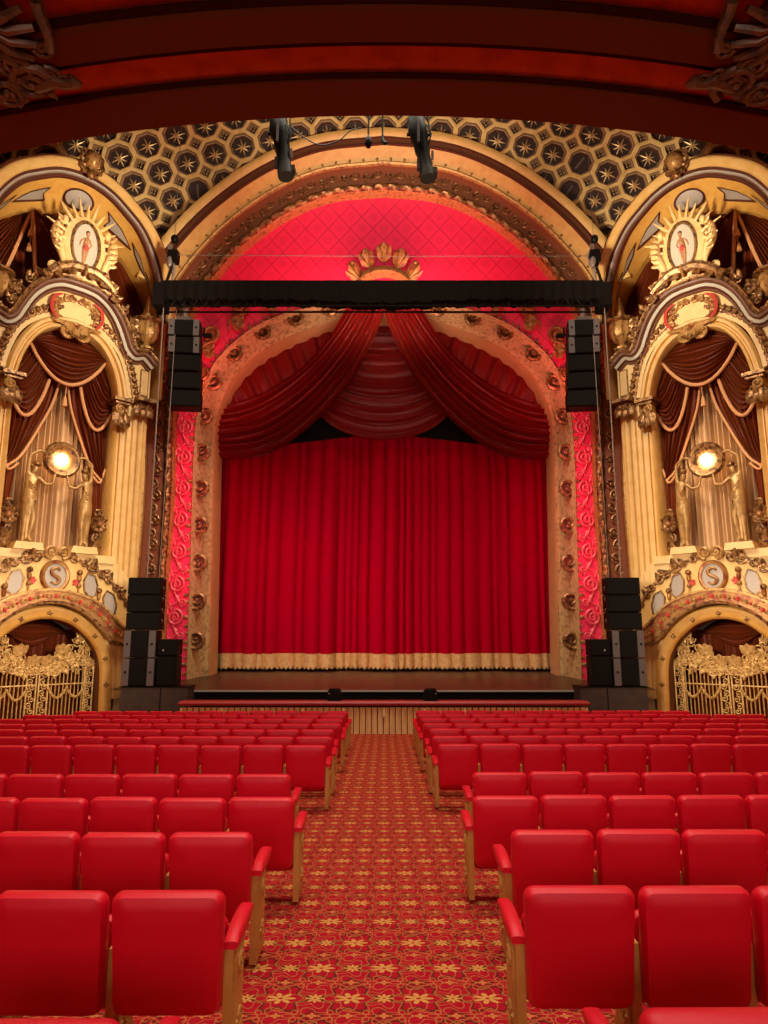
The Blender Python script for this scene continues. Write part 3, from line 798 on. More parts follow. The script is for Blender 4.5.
m = MB(); m.tube([f.P(*a), f.P((a[0]+b[0])/2, (a[1]+b[1])/2-.03), f.P(*b)], .012, 'steel', 5)
tag(m.build('wire'), 'thin wire stretched across the red wall above the crown', 'wire')

# spotlights hung in front of the arch
SD = 13.0; fs_ = front(SD)
zbar = fs_.px(384, 96)[1]
t = thing('lighting_bar', 'black lighting bar hidden behind the balcony edge with small lamps hanging from it', 'lighting bar', (0, SD, zbar))
m = MB(); m.tube([(-3.2, SD, zbar), (3.2, SD, zbar)], .035, 'black', 8)
for x in (-2.6, 2.6): m.tube([(x, SD, zbar), (x, SD, 22)], .01, 'steel', 5)
part(m, 'bar', t)
for i, (x, y1, y2) in enumerate(((368.5, 118, 147), (382.5, 118, 144))):
    u, z1 = fs_.px(x, y1); _, z2 = fs_.px(x, y2); m = MB()
    m.tube([(u, SD, zbar), (u, SD, z2+.2)], .022, 'black', 6)
    if i == 0: m.lathe((u, SD, z2), [(0, 0), (.05, .0), (.08, .08), (.06, .22), (.03, .27)], 'black', 10)
    else: m.tube([(u, SD, z2+.2), (u, SD, z2+.06), (u+.05, SD-.02, z2), (u+.09, SD, z2+.02)], [.03, .04, .05, .03], 'black', 6)
    part(m, 'pendant_lamp' if i == 0 else 'safety_hook', t)
for i, (xa, ya, xb, yb) in enumerate(((277, 118, 287, 181), (414, 118, 428, 183))):
    ua, za = fs_.px(xa, ya); ub, zb2 = fs_.px(xb, yb)
    side = 'left' if i == 0 else 'right'
    t = thing('spotlight', 'long black spotlight hanging nose down before the gold arch, the %s one' % side, 'spotlight', (ub, SD, zb2), 'spotlights before the arch')
    a = Vector((ua, SD, za+.15)); b = Vector((ub, SD-.15, zb2)); d = b-a
    m = MB(); ns = [(0, .10), (.08, .16), (.12, .19), (.40, .20), (.44, .17), (.60, .165), (.64, .14), (.97, .15), (1, .155)]
    m.tube([a+d*q for q, r in ns], [r*1.0 for q, r in ns], 'black', 12); part(m, 'barrel', t)
    m = MB(); dn = d.normalized(); m.tube([b-dn*.16, b+dn*.01], .17, 'black', 12); m.box(b-dn*.1+Vector((.15, 0, .05)), (.10, .2, .12), 'black'); part(m, 'colour_frame', t); m = MB(); m.box(b-dn*.30+Vector((-.16, -.05, 0)), (.06, .12, .22), 'black'); part(m, 'side_clamp', t); m = MB(); m.box(b-dn*.55+Vector((.18, -.05, 0)), (.05, .12, .14), 'grey'); part(m, 'focus_knob', t)
    m = MB(); pm = a+d*.35
    m.tube([pm+Vector((-.22, -.02, 0)), pm+Vector((-.20, 0, .5)), Vector((pm.x-.1, SD, zbar-.05)), pm+Vector((.20, 0, .5)), pm+Vector((.22, 0, 0))], .022, 'black', 6)
    m.tube([pm+Vector((-.26, 0, 0)), pm+Vector((.26, 0, 0))], .035, 'black', 8); m.tube([Vector((pm.x-.1, SD, zbar-.08)), Vector((pm.x-.1, SD, zbar+.05))], .05, 'black', 8)
    part(m, 'yoke', t)
    m = MB(); m.tube([pm+Vector((.15, -.12, .15)), pm+Vector((.25, -.14, -.1)), pm+Vector((.16, -.1, -.45))], .02, 'black', 5); m.box(pm+Vector((-.02, -.2, -.1)), (.05, .08, .5), 'grey'); part(m, 'shutter_handle', t)
pts = spline([fs_.P(*fs_.px(*p)) [:] for p in ((289, 125), (302, 136), (320, 145), (338, 141), (350, 131), (362, 128))])
m = MB(); m.tube(pts, .014, 'black', 5)
tag(m.build('lamp_cable'), 'slack black cable looping right from the left spotlight', 'cable')

# ------------------------------------------------------------------ theatre boxes (left and right bays)
def hpath(fr, L, w=0, n=6):
    """right half traced on the left bay; the crown on the centre line is levelled so that the mirrored curve is smooth"""
    H = hp(fr, L, w); F_ = spline(both(H), n); k = len(F_)//2; out = F_[k:]; out[0] = (0.0, out[0][1]); return out
def hp(fr, L, w=0):
    H = fr.pts(L, w)
    if L[0][0] is not None and id(L) in ROUND:
        H = [h for h in H[1:] if h[0] > .25]
        (u1, z1), (u2, z2) = H[0], H[1]
        zc = (u2*u2+z2*z2-u1*u1-z1*z1)/(2*(z2-z1)); H = [(0.0, zc+math.hypot(u1, z1-zc))]+H
    else: H = [(0.0, H[0][1])]+[h for h in H[1:] if h[0] > .12]
    return H
def blobrun(m, fr, P, step, size, mt, w=.05, seed=1, flip=1):
    rr = random.Random(seed); n = max(2, int(length(P)/step)); Q_ = resample(P, n); N = normals(Q_)
    for i, p in enumerate(Q_):
        a = math.atan2(N[i][1], N[i][0])*1.0; c = 1 if i % 2 else -1; sz = size*(.8+.4*rr.random())
        m.scroll(fr, p[0], p[1], sz, mt, a+PI/2*c, 1.25, c, w, sz*.28, 12)
        m.leaf(fr, p[0], p[1], sz*1.7, a+flip*(.3+.5*rr.random())*c, mt, w, .32, .3)
        m.leaf(fr, p[0], p[1], sz*1.4, a+PI/2*c+.2, mt, w, .30, .3)
def bez(*P): return spline(list(P), 6)
T = bayframe(1)            # tracing frame (left bay)
ARCH_OUT = [(92, 172), (112, 187), (130, 209), (146, 234), (157, 263), (162, 295), (163, 330)]
ARCH_GRV = [(90, 184), (106, 198), (124, 217), (138, 236), (149, 262), (155, 290), (157, 325)]
ARCH_INN = [(85, 226), (101, 238), (118, 254), (132, 274), (143, 296), (150, 318), (152, 335)]
FACE_TOP = [(83, 289), (96, 295), (108, 306), (116, 318), (121, 329), (125, 341), (128, 350), (134, 357), (143, 357), (153, 368)]
NI_IN = [(80, 335), (90, 340), (100, 350), (108, 365), (113, 382), (115.5, 400)]
NI_OUT = [(80, 325), (93, 330), (106, 342), (117, 358), (123, 378), (126, 400)]
CREST = [(54, 553), (65, 556), (78, 560), (92, 567), (106, 577), (118, 590), (127, 603)]
BAND_T = [(53, 590), (68, 592), (84, 597), (98, 604), (109, 614), (118, 624), (125, 630), (130, 632)]
BAND_B = [(52, 602), (66, 604), (80, 610), (92, 619), (102, 630), (111, 640), (120, 644), (130, 644)]
RING_O = [(51, 607), (64, 610), (79, 616), (94, 627), (105, 640), (110, 654), (111.5, 673), (109, 710)]
RING_I = [(50, 620), (62, 621), (75, 627), (89, 640), (96, 652), (99, 664), (99.5, 678), (98, 712)]
RMID = [((a[0]+b[0])/2, (a[1]+b[1])/2) for a, b in zip(RING_O, RING_I)]
ROUND = {id(x) for x in (ARCH_OUT, ARCH_GRV, ARCH_INN, NI_IN, NI_OUT, BAND_T, BAND_B, RING_O, RING_I, RMID)}
o_ = hpath(T, ARCH_OUT); g_ = hpath(T, ARCH_GRV); IW = -1.05; i_ = hpath(T, ARCH_INN, IW)
ft_ = hpath(T, FACE_TOP, .30); ni = hpath(T, NI_IN, .1); no = hpath(T, NI_OUT, .1)
cr_ = hpath(T, CREST, .35); bt = hpath(T, BAND_T, .35); bb = hpath(T, BAND_B, .35); ro = hpath(T, RING_O, .1); ri = hpath(T, RING_I, .1)
BW = T.px(147, 470, .0)[0]; UE = T.px(142, 480, .0)[0]   # half width of a bay
nu = ni[-1][0]                   # half width of the niche
sill = T.px(113, 557, .1)[1]; ZB = floor_z(20)
UI = (114-0, 0)
for side in (1, -1):
    sn = 'left' if side == 1 else 'right'
    fr = bayframe(side)
    # --- wall of the bay: strips round the openings
    m = MB()
    # from great arch inner edge out to a straight edge
    zt_ = 24.0
    I = both(i_); 
    ru = i_[-1][0]
    outer = [(-BW-.15, I[0][1]), (-BW-.15, zt_), (BW+.15, zt_), (BW+.15, I[-1][1])]
    # band between arch inner edge and groove (ochre face)
    GA, IA = resample(both(g_), 121), resample(both(i_), 121)
    m.grid([[fr.P(a[0]+(b[0]-a[0])*t, a[1]+(b[1]-a[1])*t, .12+(IW-.12)*t) for t in (0, .33, .66, 1)] for a, b in zip(GA, IA)], 'ochre')
    struct(m, 'wall_%s' % sn)
    m = MB()   # outer mouldings of the great arch
    G = both(g_); sg = 1 if offset(G, 1)[len(G)//2][1] > G[len(G)//2][1] else -1
    wd = .52
    m.sweep(fr, G, [(sg*o, w_) for o, w_ in ((-.06, .10), (-.05, .20), (.0, .22))], 'line')
    m.sweep(fr, G, [(sg*o, w_) for o, w_ in ((.0, .22), (.04, .16), (.08, .16))], 'umber')
    m.sweep(fr, G, [(sg*o, w_) for o, w_ in ((.08, .16), (.09, .22), (.14, .24))], 'silver')
    m.sweep(fr, G, [(sg*o, w_) for o, w_ in ((.14, .24), (.15, .30), (.20, .32))], 'line')
    m.sweep(fr, G, [(sg*o, w_) for o, w_ in ((.20, .30), (.24, .38), (.42, .44), (.50, .42), (.56, .34), (.58, -.4))], 'plaster')
    m.sweep(fr, G, [(sg*o, w_) for o, w_ in ((.56, .30), (.62, .30), (.62, -.4))], 'line')
    struct(m, 'trim_5')
    m = MB()   # upper window back wall and reveal
    I = both(i_); 
    rows = [[fr.P(u, z, IW), fr.P(u, z, IW-.6)] for u, z in I]; m.grid(rows, 'ochre')
    poly = I
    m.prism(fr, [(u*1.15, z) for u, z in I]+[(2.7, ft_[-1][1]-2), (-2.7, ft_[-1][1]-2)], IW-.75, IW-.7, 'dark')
    for q in (-1, 1):   # straight piers below the springing
        gu = o_[-1][0]; rows = [[fr.P(q*u, z, w_) for u, w_ in ((g_[-1][0], -.3), (g_[-1][0], .10), (g_[-1][0]+.1, .26), (gu-.05, .30), (gu, .2), (gu, -1.2))] for z in (o_[-1][1]+.1, T.px(158, 402)[1])]; m.grid(rows, 'plaster')
    struct(m, 'wall_%s' % sn)
    # inlaid panels on the ochre band
    LA = length(GA)/120*.88
    def BP(ds, v, lift=0):   # position along the band (in steps from the crown) and across it (0 outer, 1 inner)
        k = max(0, min(119.99, 60+ds)); a0 = int(k); f_ = k-a0
        g = [GA[a0][c]+(GA[a0+1][c]-GA[a0][c])*f_ for c in (0, 1)]; e = [IA[a0][c]+(IA[a0+1][c]-IA[a0][c])*f_ for c in (0, 1)]
        return fr.P(g[0]+(e[0]-g[0])*v, g[1]+(e[1]-g[1])*v, .12+(IW-.12)*v+lift)
    pk = thing('arch_inlay', 'silver inlaid panels with dark outlines round the great arch of the %s box' % sn, 'inlay', BP(0, .5), 'box arch inlays')
    def panel(c, shape, nm='panel'):
        m = MB(); n_ = len(shape); ctr = (sum(p[0] for p in shape)/n_, sum(p[1] for p in shape)/n_)
        q_ = lambda p, k_, l_: BP(c-60+(ctr[0]+(p[0]-ctr[0])*k_)/LA, .5-(ctr[1]+(p[1]-ctr[1])*k_)/1.45, l_)
        V_ = [q_(p, 1, .03) for p in shape]; tri = tessellate_polygon([[Vector((p[0], p[1], 0)) for p in shape]]); m.add(V_, [tuple(t) for t in tri], 'silver')
        m.grid([[q_(p, .96, .03), q_(p, .98, .07), q_(p, 1.10, .07), q_(p, 1.12, .0)] for p in shape], 'line', close_v=True)
        part(m, nm, pk, smooth=False)
    panel(60, ell(0, .05, .42, .34, 24))
    for q in (-1, 1):
        panel(60+q*17, [(q*.62, -.10), (q*.1, .12), (-q*.45, .24), (-q*.30, 0), (-q*.38, -.24)])
        panel(60+q*31, [(q*.55, -.10), (0, .12), (-q*.50, .14), (-q*.2, -.08)])
        panel(60+q*42, [(q*.45, -.05), (0, .12), (-q*.42, .08), (0, -.10)])
    # jewel on top of the arch
    z = fr_top = o_[0][1]
    jw = thing('arch_jewel', 'round gilded jewel in a scroll setting crowning the arch of the %s box' % sn, 'ornament', fr.P(0, z-.5, .4), 'arch jewels')
    m = MB(); m.ball(fr.P(0, z-.05, .62), (.26, .26, .30), 'gilt', 14, 10); part(m, 'jewel', jw)
    m = MB()
    for q in (-1, 1):
        m.scroll(fr, q*.28, z+.20, .16, 'gilt_dark', PI/2, 1.3, q, .50, .06, 12); m.scroll(fr, q*.26, z-.32, .15, 'gilt_dark', -PI/2, 1.3, -q, .50, .06, 12)
    m.tube([fr.P(.36*math.cos(a), z-.05+.42*math.sin(a), .52) for a in [2*PI*k/24 for k in range(25)]], .055, 'gilt_dark', 6)
    m.ball(fr.P(0, z-.50, .55), (.14, .14, .16), 'gilt_dark'); part(m, 'scroll_setting', jw)

    # --- upper drapes
    def arcz(u):  # height of the arch inner edge at u
        a = abs(u)
        for p, q in zip(i_, i_[1:]):
            if p[0] <= a <= q[0]: return p[1]+(q[1]-p[1])*(a-p[0])/max(1e-6, q[0]-p[0])
        return i_[-1][1]
    wdr = IW-.32
    ud = thing('upper_drape', 'russet swagged drapes with gold rope edges in the upper arch of the %s box' % sn, 'drape', fr.P(0, ft_[-1][1], -.7), 'upper box drapes')
    zc_ = T.px(30, 213, wdr); uc = abs(zc_[0])          # cord springing point
    zsp = i_[-1][1]-1.0
    m = cloth(fr, [(-ru+2*ru*k/20, arcz(-ru+2*ru*k/20)+.1) for k in range(21)], [(-ru+2*ru*k/20, ft_[-1][1]-.5) for k in range(21)], wdr-.22, 3, 160, 0, 22, .06, 'brown'); part(m, 'backcloth', ud)
    for (ua, ub, dr) in ((-uc, uc, 3.0),):
        top = [(ua+(ub-ua)*k/10, arcz(ua+(ub-ua)*k/10)+.1) for k in range(11)]
        bot = [(ua*1.0+(ub-ua)*k/10, arcz(ua)+.1-3.6*math.sin(PI*k/10)**.5) for k in range(11)]
        m = cloth(fr, top, bot, wdr+.12, 90, 30, 13, 0, .07, 'brown', .3); part(m, 'swag', ud)
        m = MB(); m.tube([fr.P(u, z, wdr+.28) for u, z in bot], .065, 'trim', 6); part(m, 'rope_edge', ud)
    for q in (-1, 1):
        P0 = (q*uc, arcz(uc)+.1); P1 = (q*(ru-.02), zsp+1.0)
        top = [(q*(uc+(ru-uc)*k/10), arcz(uc+(ru-uc)*k/10)+.12) for k in range(11)]
        bot = [(q*(uc+(ru-uc)*k/10), P0[1]+(zsp-P0[1])*(k/10)-1.5*math.sin(PI*k/10)) for k in range(11)]
        m = cloth(fr, top, bot, wdr, 80, 26, 11, 0, .07, 'brown', .15); part(m, 'swag', ud)
        m = MB(); m.tube([fr.P(u, z, wdr+.14) for u, z in bot], .06, 'trim', 6); part(m, 'rope_edge', ud)
    for q in (-1, 1):
        m = MB(); z = arcz(uc); u = q*(uc+.02)
        m.tube([fr.P(u, z, wdr+.3), fr.P(u-q*.02, z-1.1, wdr+.35)], .02, 'trim', 5)
        for dz in (.75, 1.25): m.tube([fr.P(u, z-dz+.1, wdr+.35), fr.P(u, z-dz, wdr+.35), fr.P(u, z-dz-.18, wdr+.35)], [.03, .06, .09], 'trim', 8)
        part(m, 'tassel', ud)

    # --- pediment face with niche arch cut out
    face = thing('box_pediment', 'cream and gold curved pediment over the draped niche of the %s box' % sn, 'pediment', fr.P(0, sill, .2), 'box pediments')
    ft2 = both(ft_); no2 = both(no)
    m = MB()
    # face between top line and niche arch
    top = ft2[:]; ext = ft_[-1]
    no_ext = [(-no[-1][0], no[-1][1]-.05)]+no2+[(no[-1][0], no[-1][1]-.05)]
    m.strip(fr, [(-ext[0], ext[1])]+ft2+[(ext[0], ext[1])] if False else ft2, no2, -.2, .25, 'cream', 110)
    # block under the cornice ends down to the capitals
    zc1 = T.px(148, 402, .3)[1]
    for q in (-1, 1):
        P = [(q*(no[-1][0]-.02), ft_[-1][1]+.0), (q*(ext[0]), ext[1]), (q*(ext[0]), zc1), (q*(no[-1][0]-.02), zc1)]
        m.prism(fr, [(q*no[-1][0]*.98, ext[1]), (q*(ext[0]-.05), ext[1]), (q*(ext[0]-.05), zc1), (q*no[-1][0]*.98, zc1)], -.2, .26, 'cream')
        m.prism(fr, [(q*(ext[0]-.42), ext[1]-.15), (q*(ext[0]-.12), ext[1]-.15), (q*(ext[0]-.12), zc1+.15), (q*(ext[0]-.42), zc1+.15)], .25, .29, 'gilt_dark', )
        m.prism(fr, [(q*(ext[0]-.38), ext[1]-.20), (q*(ext[0]-.16), ext[1]-.20), (q*(ext[0]-.16), zc1+.20), (q*(ext[0]-.38), zc1+.20)], .27, .31, 'cream')
    part(m, 'face', face)
    m = MB(); s2 = 1 if offset(ft2, 1)[len(ft2)//2][1] > ft2[len(ft2)//2][1] else -1
    m.sweep(fr, ft2, [(s2*o, w_) for o, w_ in ((-.26, .25), (-.24, .34), (-.20, .34))], 'umber')
    m.sweep(fr, ft2, [(s2*o, w_) for o, w_ in ((-.20, .34), (-.19, .38), (-.15, .40))], 'line')
    m.sweep(fr, ft2, [(s2*o, w_) for o, w_ in ((-.14, .40), (-.05, .43))], 'ivory')
    m.sweep(fr, ft2, [(s2*o, w_) for o, w_ in ((-.04, .44), (.0, .54), (.06, .56), (.08, .50))], 'umber')
    m.sweep(fr, ft2, [(s2*o, w_) for o, w_ in ((.08, .50), (.14, .58), (.20, .60), (.23, .54), (.24, -.2))], 'gilt_dark')
    part(m, 'cornice', face, 'dark gilt cornice with a pale inner line')
    m = MB(); n2 = both(ni)
    s3 = 1 if offset(n2, 1)[len(n2)//2][1] > n2[len(n2)//2][1] else -1
    m.sweep(fr, n2, [(s3*o, w_) for o, w_ in ((0, -.5), (0, .22), (.03, .30), (.10, .33), (.13, .26), (.17, .26), (.20, .36), (.28, .38), (.34, .30), (.36, .24))], 'plaster')
    for q in (-1, 1):   # jambs
        u = q*nu; zt2 = ni[-1][1]
        rows = []
        for z in (zt2, sill):
            rows.append([fr.P(u+q*o, z, w_) for o, w_ in ((0, -.5), (0, .10), (.06, .18), (.14, .10), (.20, .10), (.20, .20))])
        m.grid(rows, 'plaster')
    part(m, 'niche_moulding', face)
    m = MB(); L2 = resample(offset(no2, s3*.13), 34); N2 = normals(L2); cut = False
    for i, p in enumerate(L2):
        if abs(p[0]) < .35:
            if not cut and m.v: part(m, 'palmette_border', face); m = MB(); cut = True
            continue
        a = math.atan2(N2[i][1]*s3, N2[i][0]*s3)
        for k in (-.6, 0, .6): m.leaf(fr, p[0], p[1], .26, a+k, 'gilt_dark', .26, .36, .3)
        m.ball(fr.P(p[0]+math.cos(a)*.14, p[1]+math.sin(a)*.14, .32), .09, 'gilt_dark', 8, 6)
    part(m, 'palmette_border', face)
    # painted cartouche and keystone scroll
    zk = T.px(81, 314, .4)[1]; m = MB()
    m.prism(fr, ell(0, zk, .58, .36, 26), .24, .30, 'cream')
    rr = random.Random(4)
    for k in range(18):
        a = 2*PI*k/18; m.scroll(fr, .68*math.cos(a), zk+.46*math.sin(a), .12, 'gilt_red' if k % 3 else 'gilt', a, 1.2, 1 if k % 2 else -1, .32, .05, 10)
    for q in (-1, 1):
        m.tube([fr.P(*p, .40) for p in bez((q*.55, zk-.45), (q*.78, zk-.1), (q*.74, zk+.3), (q*.5, zk+.48))], [.03+.03*math.sin(PI*i/18) for i in range(19)], 'redpaint', 6)
    part(m, 'cartouche', face, 'blank cream cartouche in a red and gold scroll border')
    zk2 = T.px(80, 334, .5)[1]; m = MB()
    for q in (-1, 1): m.scroll(fr, q*.26-.02, zk2, .24, 'gilt', PI/2, 1.5, q, .42, .09, 18, tail=(q*.75, zk2+.30))
    for k in range(5): m.leaf(fr, 0, zk2+.1, .34, -PI/2+(k-2)*.5, 'gilt_dark', .42, .3, .5)
    part(m, 'keystone_scroll', face)
    # leafy crest along the cornice
    m = MB(); C2 = [p for p in resample(offset(ft2, s2*.36), 60)]
    blobrun(m, fr, [p for p in C2 if p[0] > 1.05 and p[1] > ft_[-1][1]+.75], .34, .15, 'gilt_dark', .46, 3, 1)
    blobrun(m, fr, [p for p in C2 if p[0] < -1.05 and p[1] > ft_[-1][1]+.75], .34, .15, 'gilt_dark', .46, 5, 1)
    zs = ft_[0][1]+.42
    for q in (-1, 1):
        m.tube([fr.P(*p, .72) for p in bez((0, zs+.05), (q*.35, zs+.04), (q*.75, zs-.16), (q*1.05, zs-.42))], [.17-.09*abs(i/18-.3) for i in range(19)], 'gilt_dark', 8)
        for k in range(5): m.leaf(fr, q*(.15+.2*k), zs-.02-.03*k*k, .34, (PI if q < 0 else 0)-q*(.3+.1*k)+(.8 if k % 2 else -.5), 'gilt_dark', .75, .4, .4)
    m.tube([fr.P(.13*math.cos(a)*0+0, zs+.16*math.sin(a), .74+.16*math.cos(a)) for a in [2*PI*k/16 for k in range(17)]], .05, 'gilt', 6)
    part(m, 'leaf_crest', face)
    # consoles under the ends of the pediment and niche capitals
    for q in (-1, 1):
        m = MB(); u = q*(ext[0]-.27)
        m.box(fr.P(u, zc1-.05, .34), (.62, .62, .12), 'gilt_dark', Matrix.Rotation(side*PI/4, 3, 'Z')); 
        for k in range(3):
            m.scroll(fr, u+(k-1)*.16, zc1-.25, .12, 'gilt_dark', PI/2, 1.3, 1 if k else -1, .40, .06, 12); m.leaf(fr, u+(k-1)*.14, zc1-.15, .50, -PI/2+(k-1)*.25, 'gilt_dark', .38, .3, .2)
        part(m, 'console', face, 'dark gilt leafy console')
        m = MB(); zz = ni[-1][1]; uu = q*(nu+.12)
        m.box(fr.P(uu, zz-.06, .20), (.62, .7, .10), 'gilt_dark', Matrix.Rotation(side*PI/4, 3, 'Z')); m.box(fr.P(uu, zz-.15, .18), (.50, .56, .08), 'gilt_dark', Matrix.Rotation(side*PI/4, 3, 'Z'))
        m.scroll(fr, uu-.05, zz-.36, .16, 'gilt', PI/2, 1.6, 1, .40, .05, 16); m.ball(fr.P(uu, zz-.55, .32), (.14, .14, .26), 'gilt_dark')
        for k in (-1, 0, 1): m.leaf(fr, uu+k*.08, zz-.40, .62, -PI/2+k*.2, 'gilt_dark', .36, .28, .15)
        part(m, 'niche_capital', face, 'dark gilt capital with scroll and hanging leaves')
    # pilaster beside the niche
    m = MB()
    for q in (-1, 1):
        u0 = nu+.20; u1 = UE-.06; zt2 = zc1-.1; zb_ = T.px(128, 640, .2)[1]-1.8
        rows = []
        nf = 4; prf = [(u0, -.1), (u0, .14)]
        for k in range(nf):
            a = u0+.04+(u1-u0-.08)*k/nf; b = u0+.04+(u1-u0-.08)*(k+1)/nf
            prf += [(a, .16), ((a+b)/2-.03, .17), ((a+b)/2, .09), (b-.04, .10), (b, .15)]
        prf += [(u1, .14), (u1, -.3)]
        for z in (zt2, zb_): rows.append([fr.P(q*u, z, w_) for u, w_ in prf])
        m.grid(rows, 'plaster')
        rows = [[fr.P(q*u, z, w_) for u, w_ in ((UE-.08, -.3), (UE-.06, .12), (UE, .10), (UE, -1.0))] for z in (zt2, zb_)]
        m.grid(rows, 'peach')
    struct(m, 'wall_%s' % sn)

    # --- urn on the cornice end
    uu = 0
    for q in (-1, 1):
        u, z = T.px(146, 350, .3)[0], T.px(146, 350, .3)[1]
        c = fr.P(q*u, z, .28)
        t = thing('urn', 'fluted gilt urn with finial on the %s end of the %s pediment' % ('stage side' if q > 0 else 'outer', sn), 'urn', c, 'pediment urns')
        m = MB(); m.lathe(c, [(0, 0), (.24, 0), (.26, .06), (.12, .16), (.10, .24), (.22, .30), (.36, .52), (.40, .80), (.34, .95)], 'gilt', 40, 10, .06); part(m, 'bowl', t)
        m = MB(); m.lathe(c, [(.34, .94), (.52, .98), (.52, 1.04), (.30, 1.08), (.0, 1.10)], 'gilt_dark', 24); part(m, 'rim', t)
        m = MB(); m.lathe(c, [(.09, 1.08), (.05, 1.2), (.09, 1.32), (.03, 1.5), (.02, 1.85), (0, 1.9)], 'gilt', 10); part(m, 'finial', t)
        m = MB()
        for k in range(3): m.scroll(fr, q*(u-.50), z+.25+.28*k, .17, 'gilt_dark', 0, 1.4, q, .35, .07, 12); m.leaf(fr, q*(u-.45), z+.2+.28*k, .3, PI/2+q*.9, 'gilt_dark', .35, .35, .4)
        part(m, 'scroll_bracket', t)

    # --- oval cartouche with the painted figure
    uo = 0.0; zo = T.px(88.5, 248, .6)[1]; W0 = .58
    ov = thing('oval_cartouche', 'oval picture of a standing figure in a cream sunburst frame above the %s box' % sn, 'cartouche', fr.P(0, zo-1.6, .7), 'oval cartouches')
    m = MB(); m.prism(fr, ell(0, zo, .44, .84, 40), W0-.08, W0+.02, 'ivory'); part(m, 'picture', ov)
    m = MB(); E = ell(0, zo, .44, .84, 40)
    m.sweep(fr, E, [(-.02, W0-.1), (-.03, W0+.10), (.03, W0+.12), (.06, W0+.04)], 'gilt_dark', closed=True)
    m.sweep(fr, E, [(.06, W0+.04), (-.08, W0+.02), (-.22, W0-.04), (-.26, W0-.14)], 'cream', closed=True)
    m.prism(fr, [(-.55, zo-.3), (-.66, zo-.85), (-.5, zo-1.25), (.5, zo-1.25), (.66, zo-.85), (.55, zo-.3)], W0-.3, W0-.10, 'cream'); part(m, 'oval_frame', ov)
    for k in range(13):
        a = PI*(.02+.96*k/12)
        ln = .48+.20*(k % 2); m = MB(); r0u, r0z = .62*math.cos(a), 1.02*math.sin(a)
        p0 = fr.P(r0u, zo+r0z, W0-.04); p1 = fr.P(r0u+ln*math.cos(a), zo+r0z+ln*math.sin(a)*1.0, W0+.02)
        m.tube([p0, (p0+p1)/2, p1], [.055, .05, .012], 'cream', 6); part(m, 'ray', ov)
    for q in (-1, 1):   # winged side scrolls like slender masks
        m = MB()
        P = bez((q*.68, zo+.62), (q*.86, zo+.40), (q*.86, zo-.05), (q*.66, zo-.55), (q*.66, zo-.95), (q*.88, zo-1.12))
        n_ = len(P); m.tube([fr.P(*p, W0-.02) for p in P], [.05+.12*max(0, math.sin(PI*min(1, i/(n_*.7))))**1.0 for i in range(n_)], 'cream', 10)
        m.scroll(fr, q*.90, zo-1.0, .15, 'cream', -PI/2, 1.5, q, W0, .06, 14); m.ball(fr.P(q*.68, zo+.66, W0), (.11, .11, .16), 'cream', 10, 8)
        for k in range(6): m.leaf(fr, q*.74, zo+.48-.18*k, .26, PI/2-q*(.9+.1*k), 'gilt', W0+.12, .3, .2)
        part(m, 'side_scroll', ov)
    m = MB(); W1 = W0+.02   # the little painted figure, slightly raised
    def limb(P, r, mt): m.tube([fr.P(u*.9, zo+z*.86, W1) for u, z in P], [x*.85 for x in r], mt, 8)
    limb([(.05, .40), (.04, .30), (.00, .12), (-.01, -.08)], [.05, .10, .10, .12], 'skin')
    limb([(-.05, -.08), (-.06, -.35), (-.06, -.72)], [.085, .06, .03], 'skin'); limb([(.06, -.08), (.02, -.38), (-.03, -.72)], [.08, .055, .03], 'skin')
    limb([(.12, .32), (.20, .12), (.12, -.02)], [.04, .032, .025], 'skin'); limb([(-.05, .32), (-.18, .18), (-.20, -.02)], [.04, .032, .025], 'skin')
    m.ball(fr.P(.045, zo+.45, W1+.02), (.06, .06, .085), 'skin', 10, 8)
    m.ball(fr.P(.045, zo+.50, W1), (.075, .065, .075), 'hair', 10, 8)
    m.ball(fr.P(.0, zo-.05, W1+.03), (.09, .09, .12), 'redpaint', 10, 8)
    m.prism(fr, ell(0, zo-.68, .22, .04, 16), W1, W1+.02, 'grey')
    part(m, 'painted_figure', ov, 'small painted standing figure with a red cloth')

    # --- niche: back wall, sheer drape, valance and side drapes
    m = MB()
    topz = ni[0][1]
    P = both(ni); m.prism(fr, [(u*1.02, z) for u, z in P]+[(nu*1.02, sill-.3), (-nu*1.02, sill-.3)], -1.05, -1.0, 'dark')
    m.box(fr.P(0, sill-.12, -.42), (2*nu+.6, 1.3, .24), 'cream', Matrix.Rotation(side*PI/4, 3, 'Z'))
    struct(m, 'wall_%s' % sn)
    nd = thing('niche_backdrop', 'pale striped hanging cloth lit by the globe at the back of the %s niche' % sn, 'drape', fr.P(0, sill, -.8), 'niche backdrops')
    m = MB(); rows = []
    for j in range(5):
        z = sill+.02+(topz-.4-sill)*j/4
        rows.append([fr.P(-nu+2*nu*i/320, z-(0 if j else .0), -.62+.11*math.cos(i*2*PI/15+1.3*math.sin(i*.083))+.05*math.sin(i*.31+1)) for i in range(321)])
    m.grid(rows, 'sheer'); part(m, 'cloth', nd)
    dr = thing('box_drape', 'russet velvet swags with salmon trim tied back across the %s niche' % sn, 'drape', fr.P(0, sill+2, -.4), 'box niche drapes')
    def hpt(x, y, w_): u, z = T.px(x, y, w_); return (u, z)
    WV = -.22
    def niz(u):
        a = abs(u)
        for p, q2 in zip(ni, ni[1:]):
            if p[0] <= a <= q2[0]: return p[1]+(q2[1]-p[1])*(a-p[0])/max(1e-6, q2[0]-p[0])
        return ni[-1][1]
    ucs = abs(hpt(103, 356, WV)[0]); ucs = min(ucs, nu-.25)
    zbtm = hpt(76, 388, WV)[1]
    top = [(-ucs+2*ucs*k/14, niz(-ucs+2*ucs*k/14)-.0) for k in range(15)]
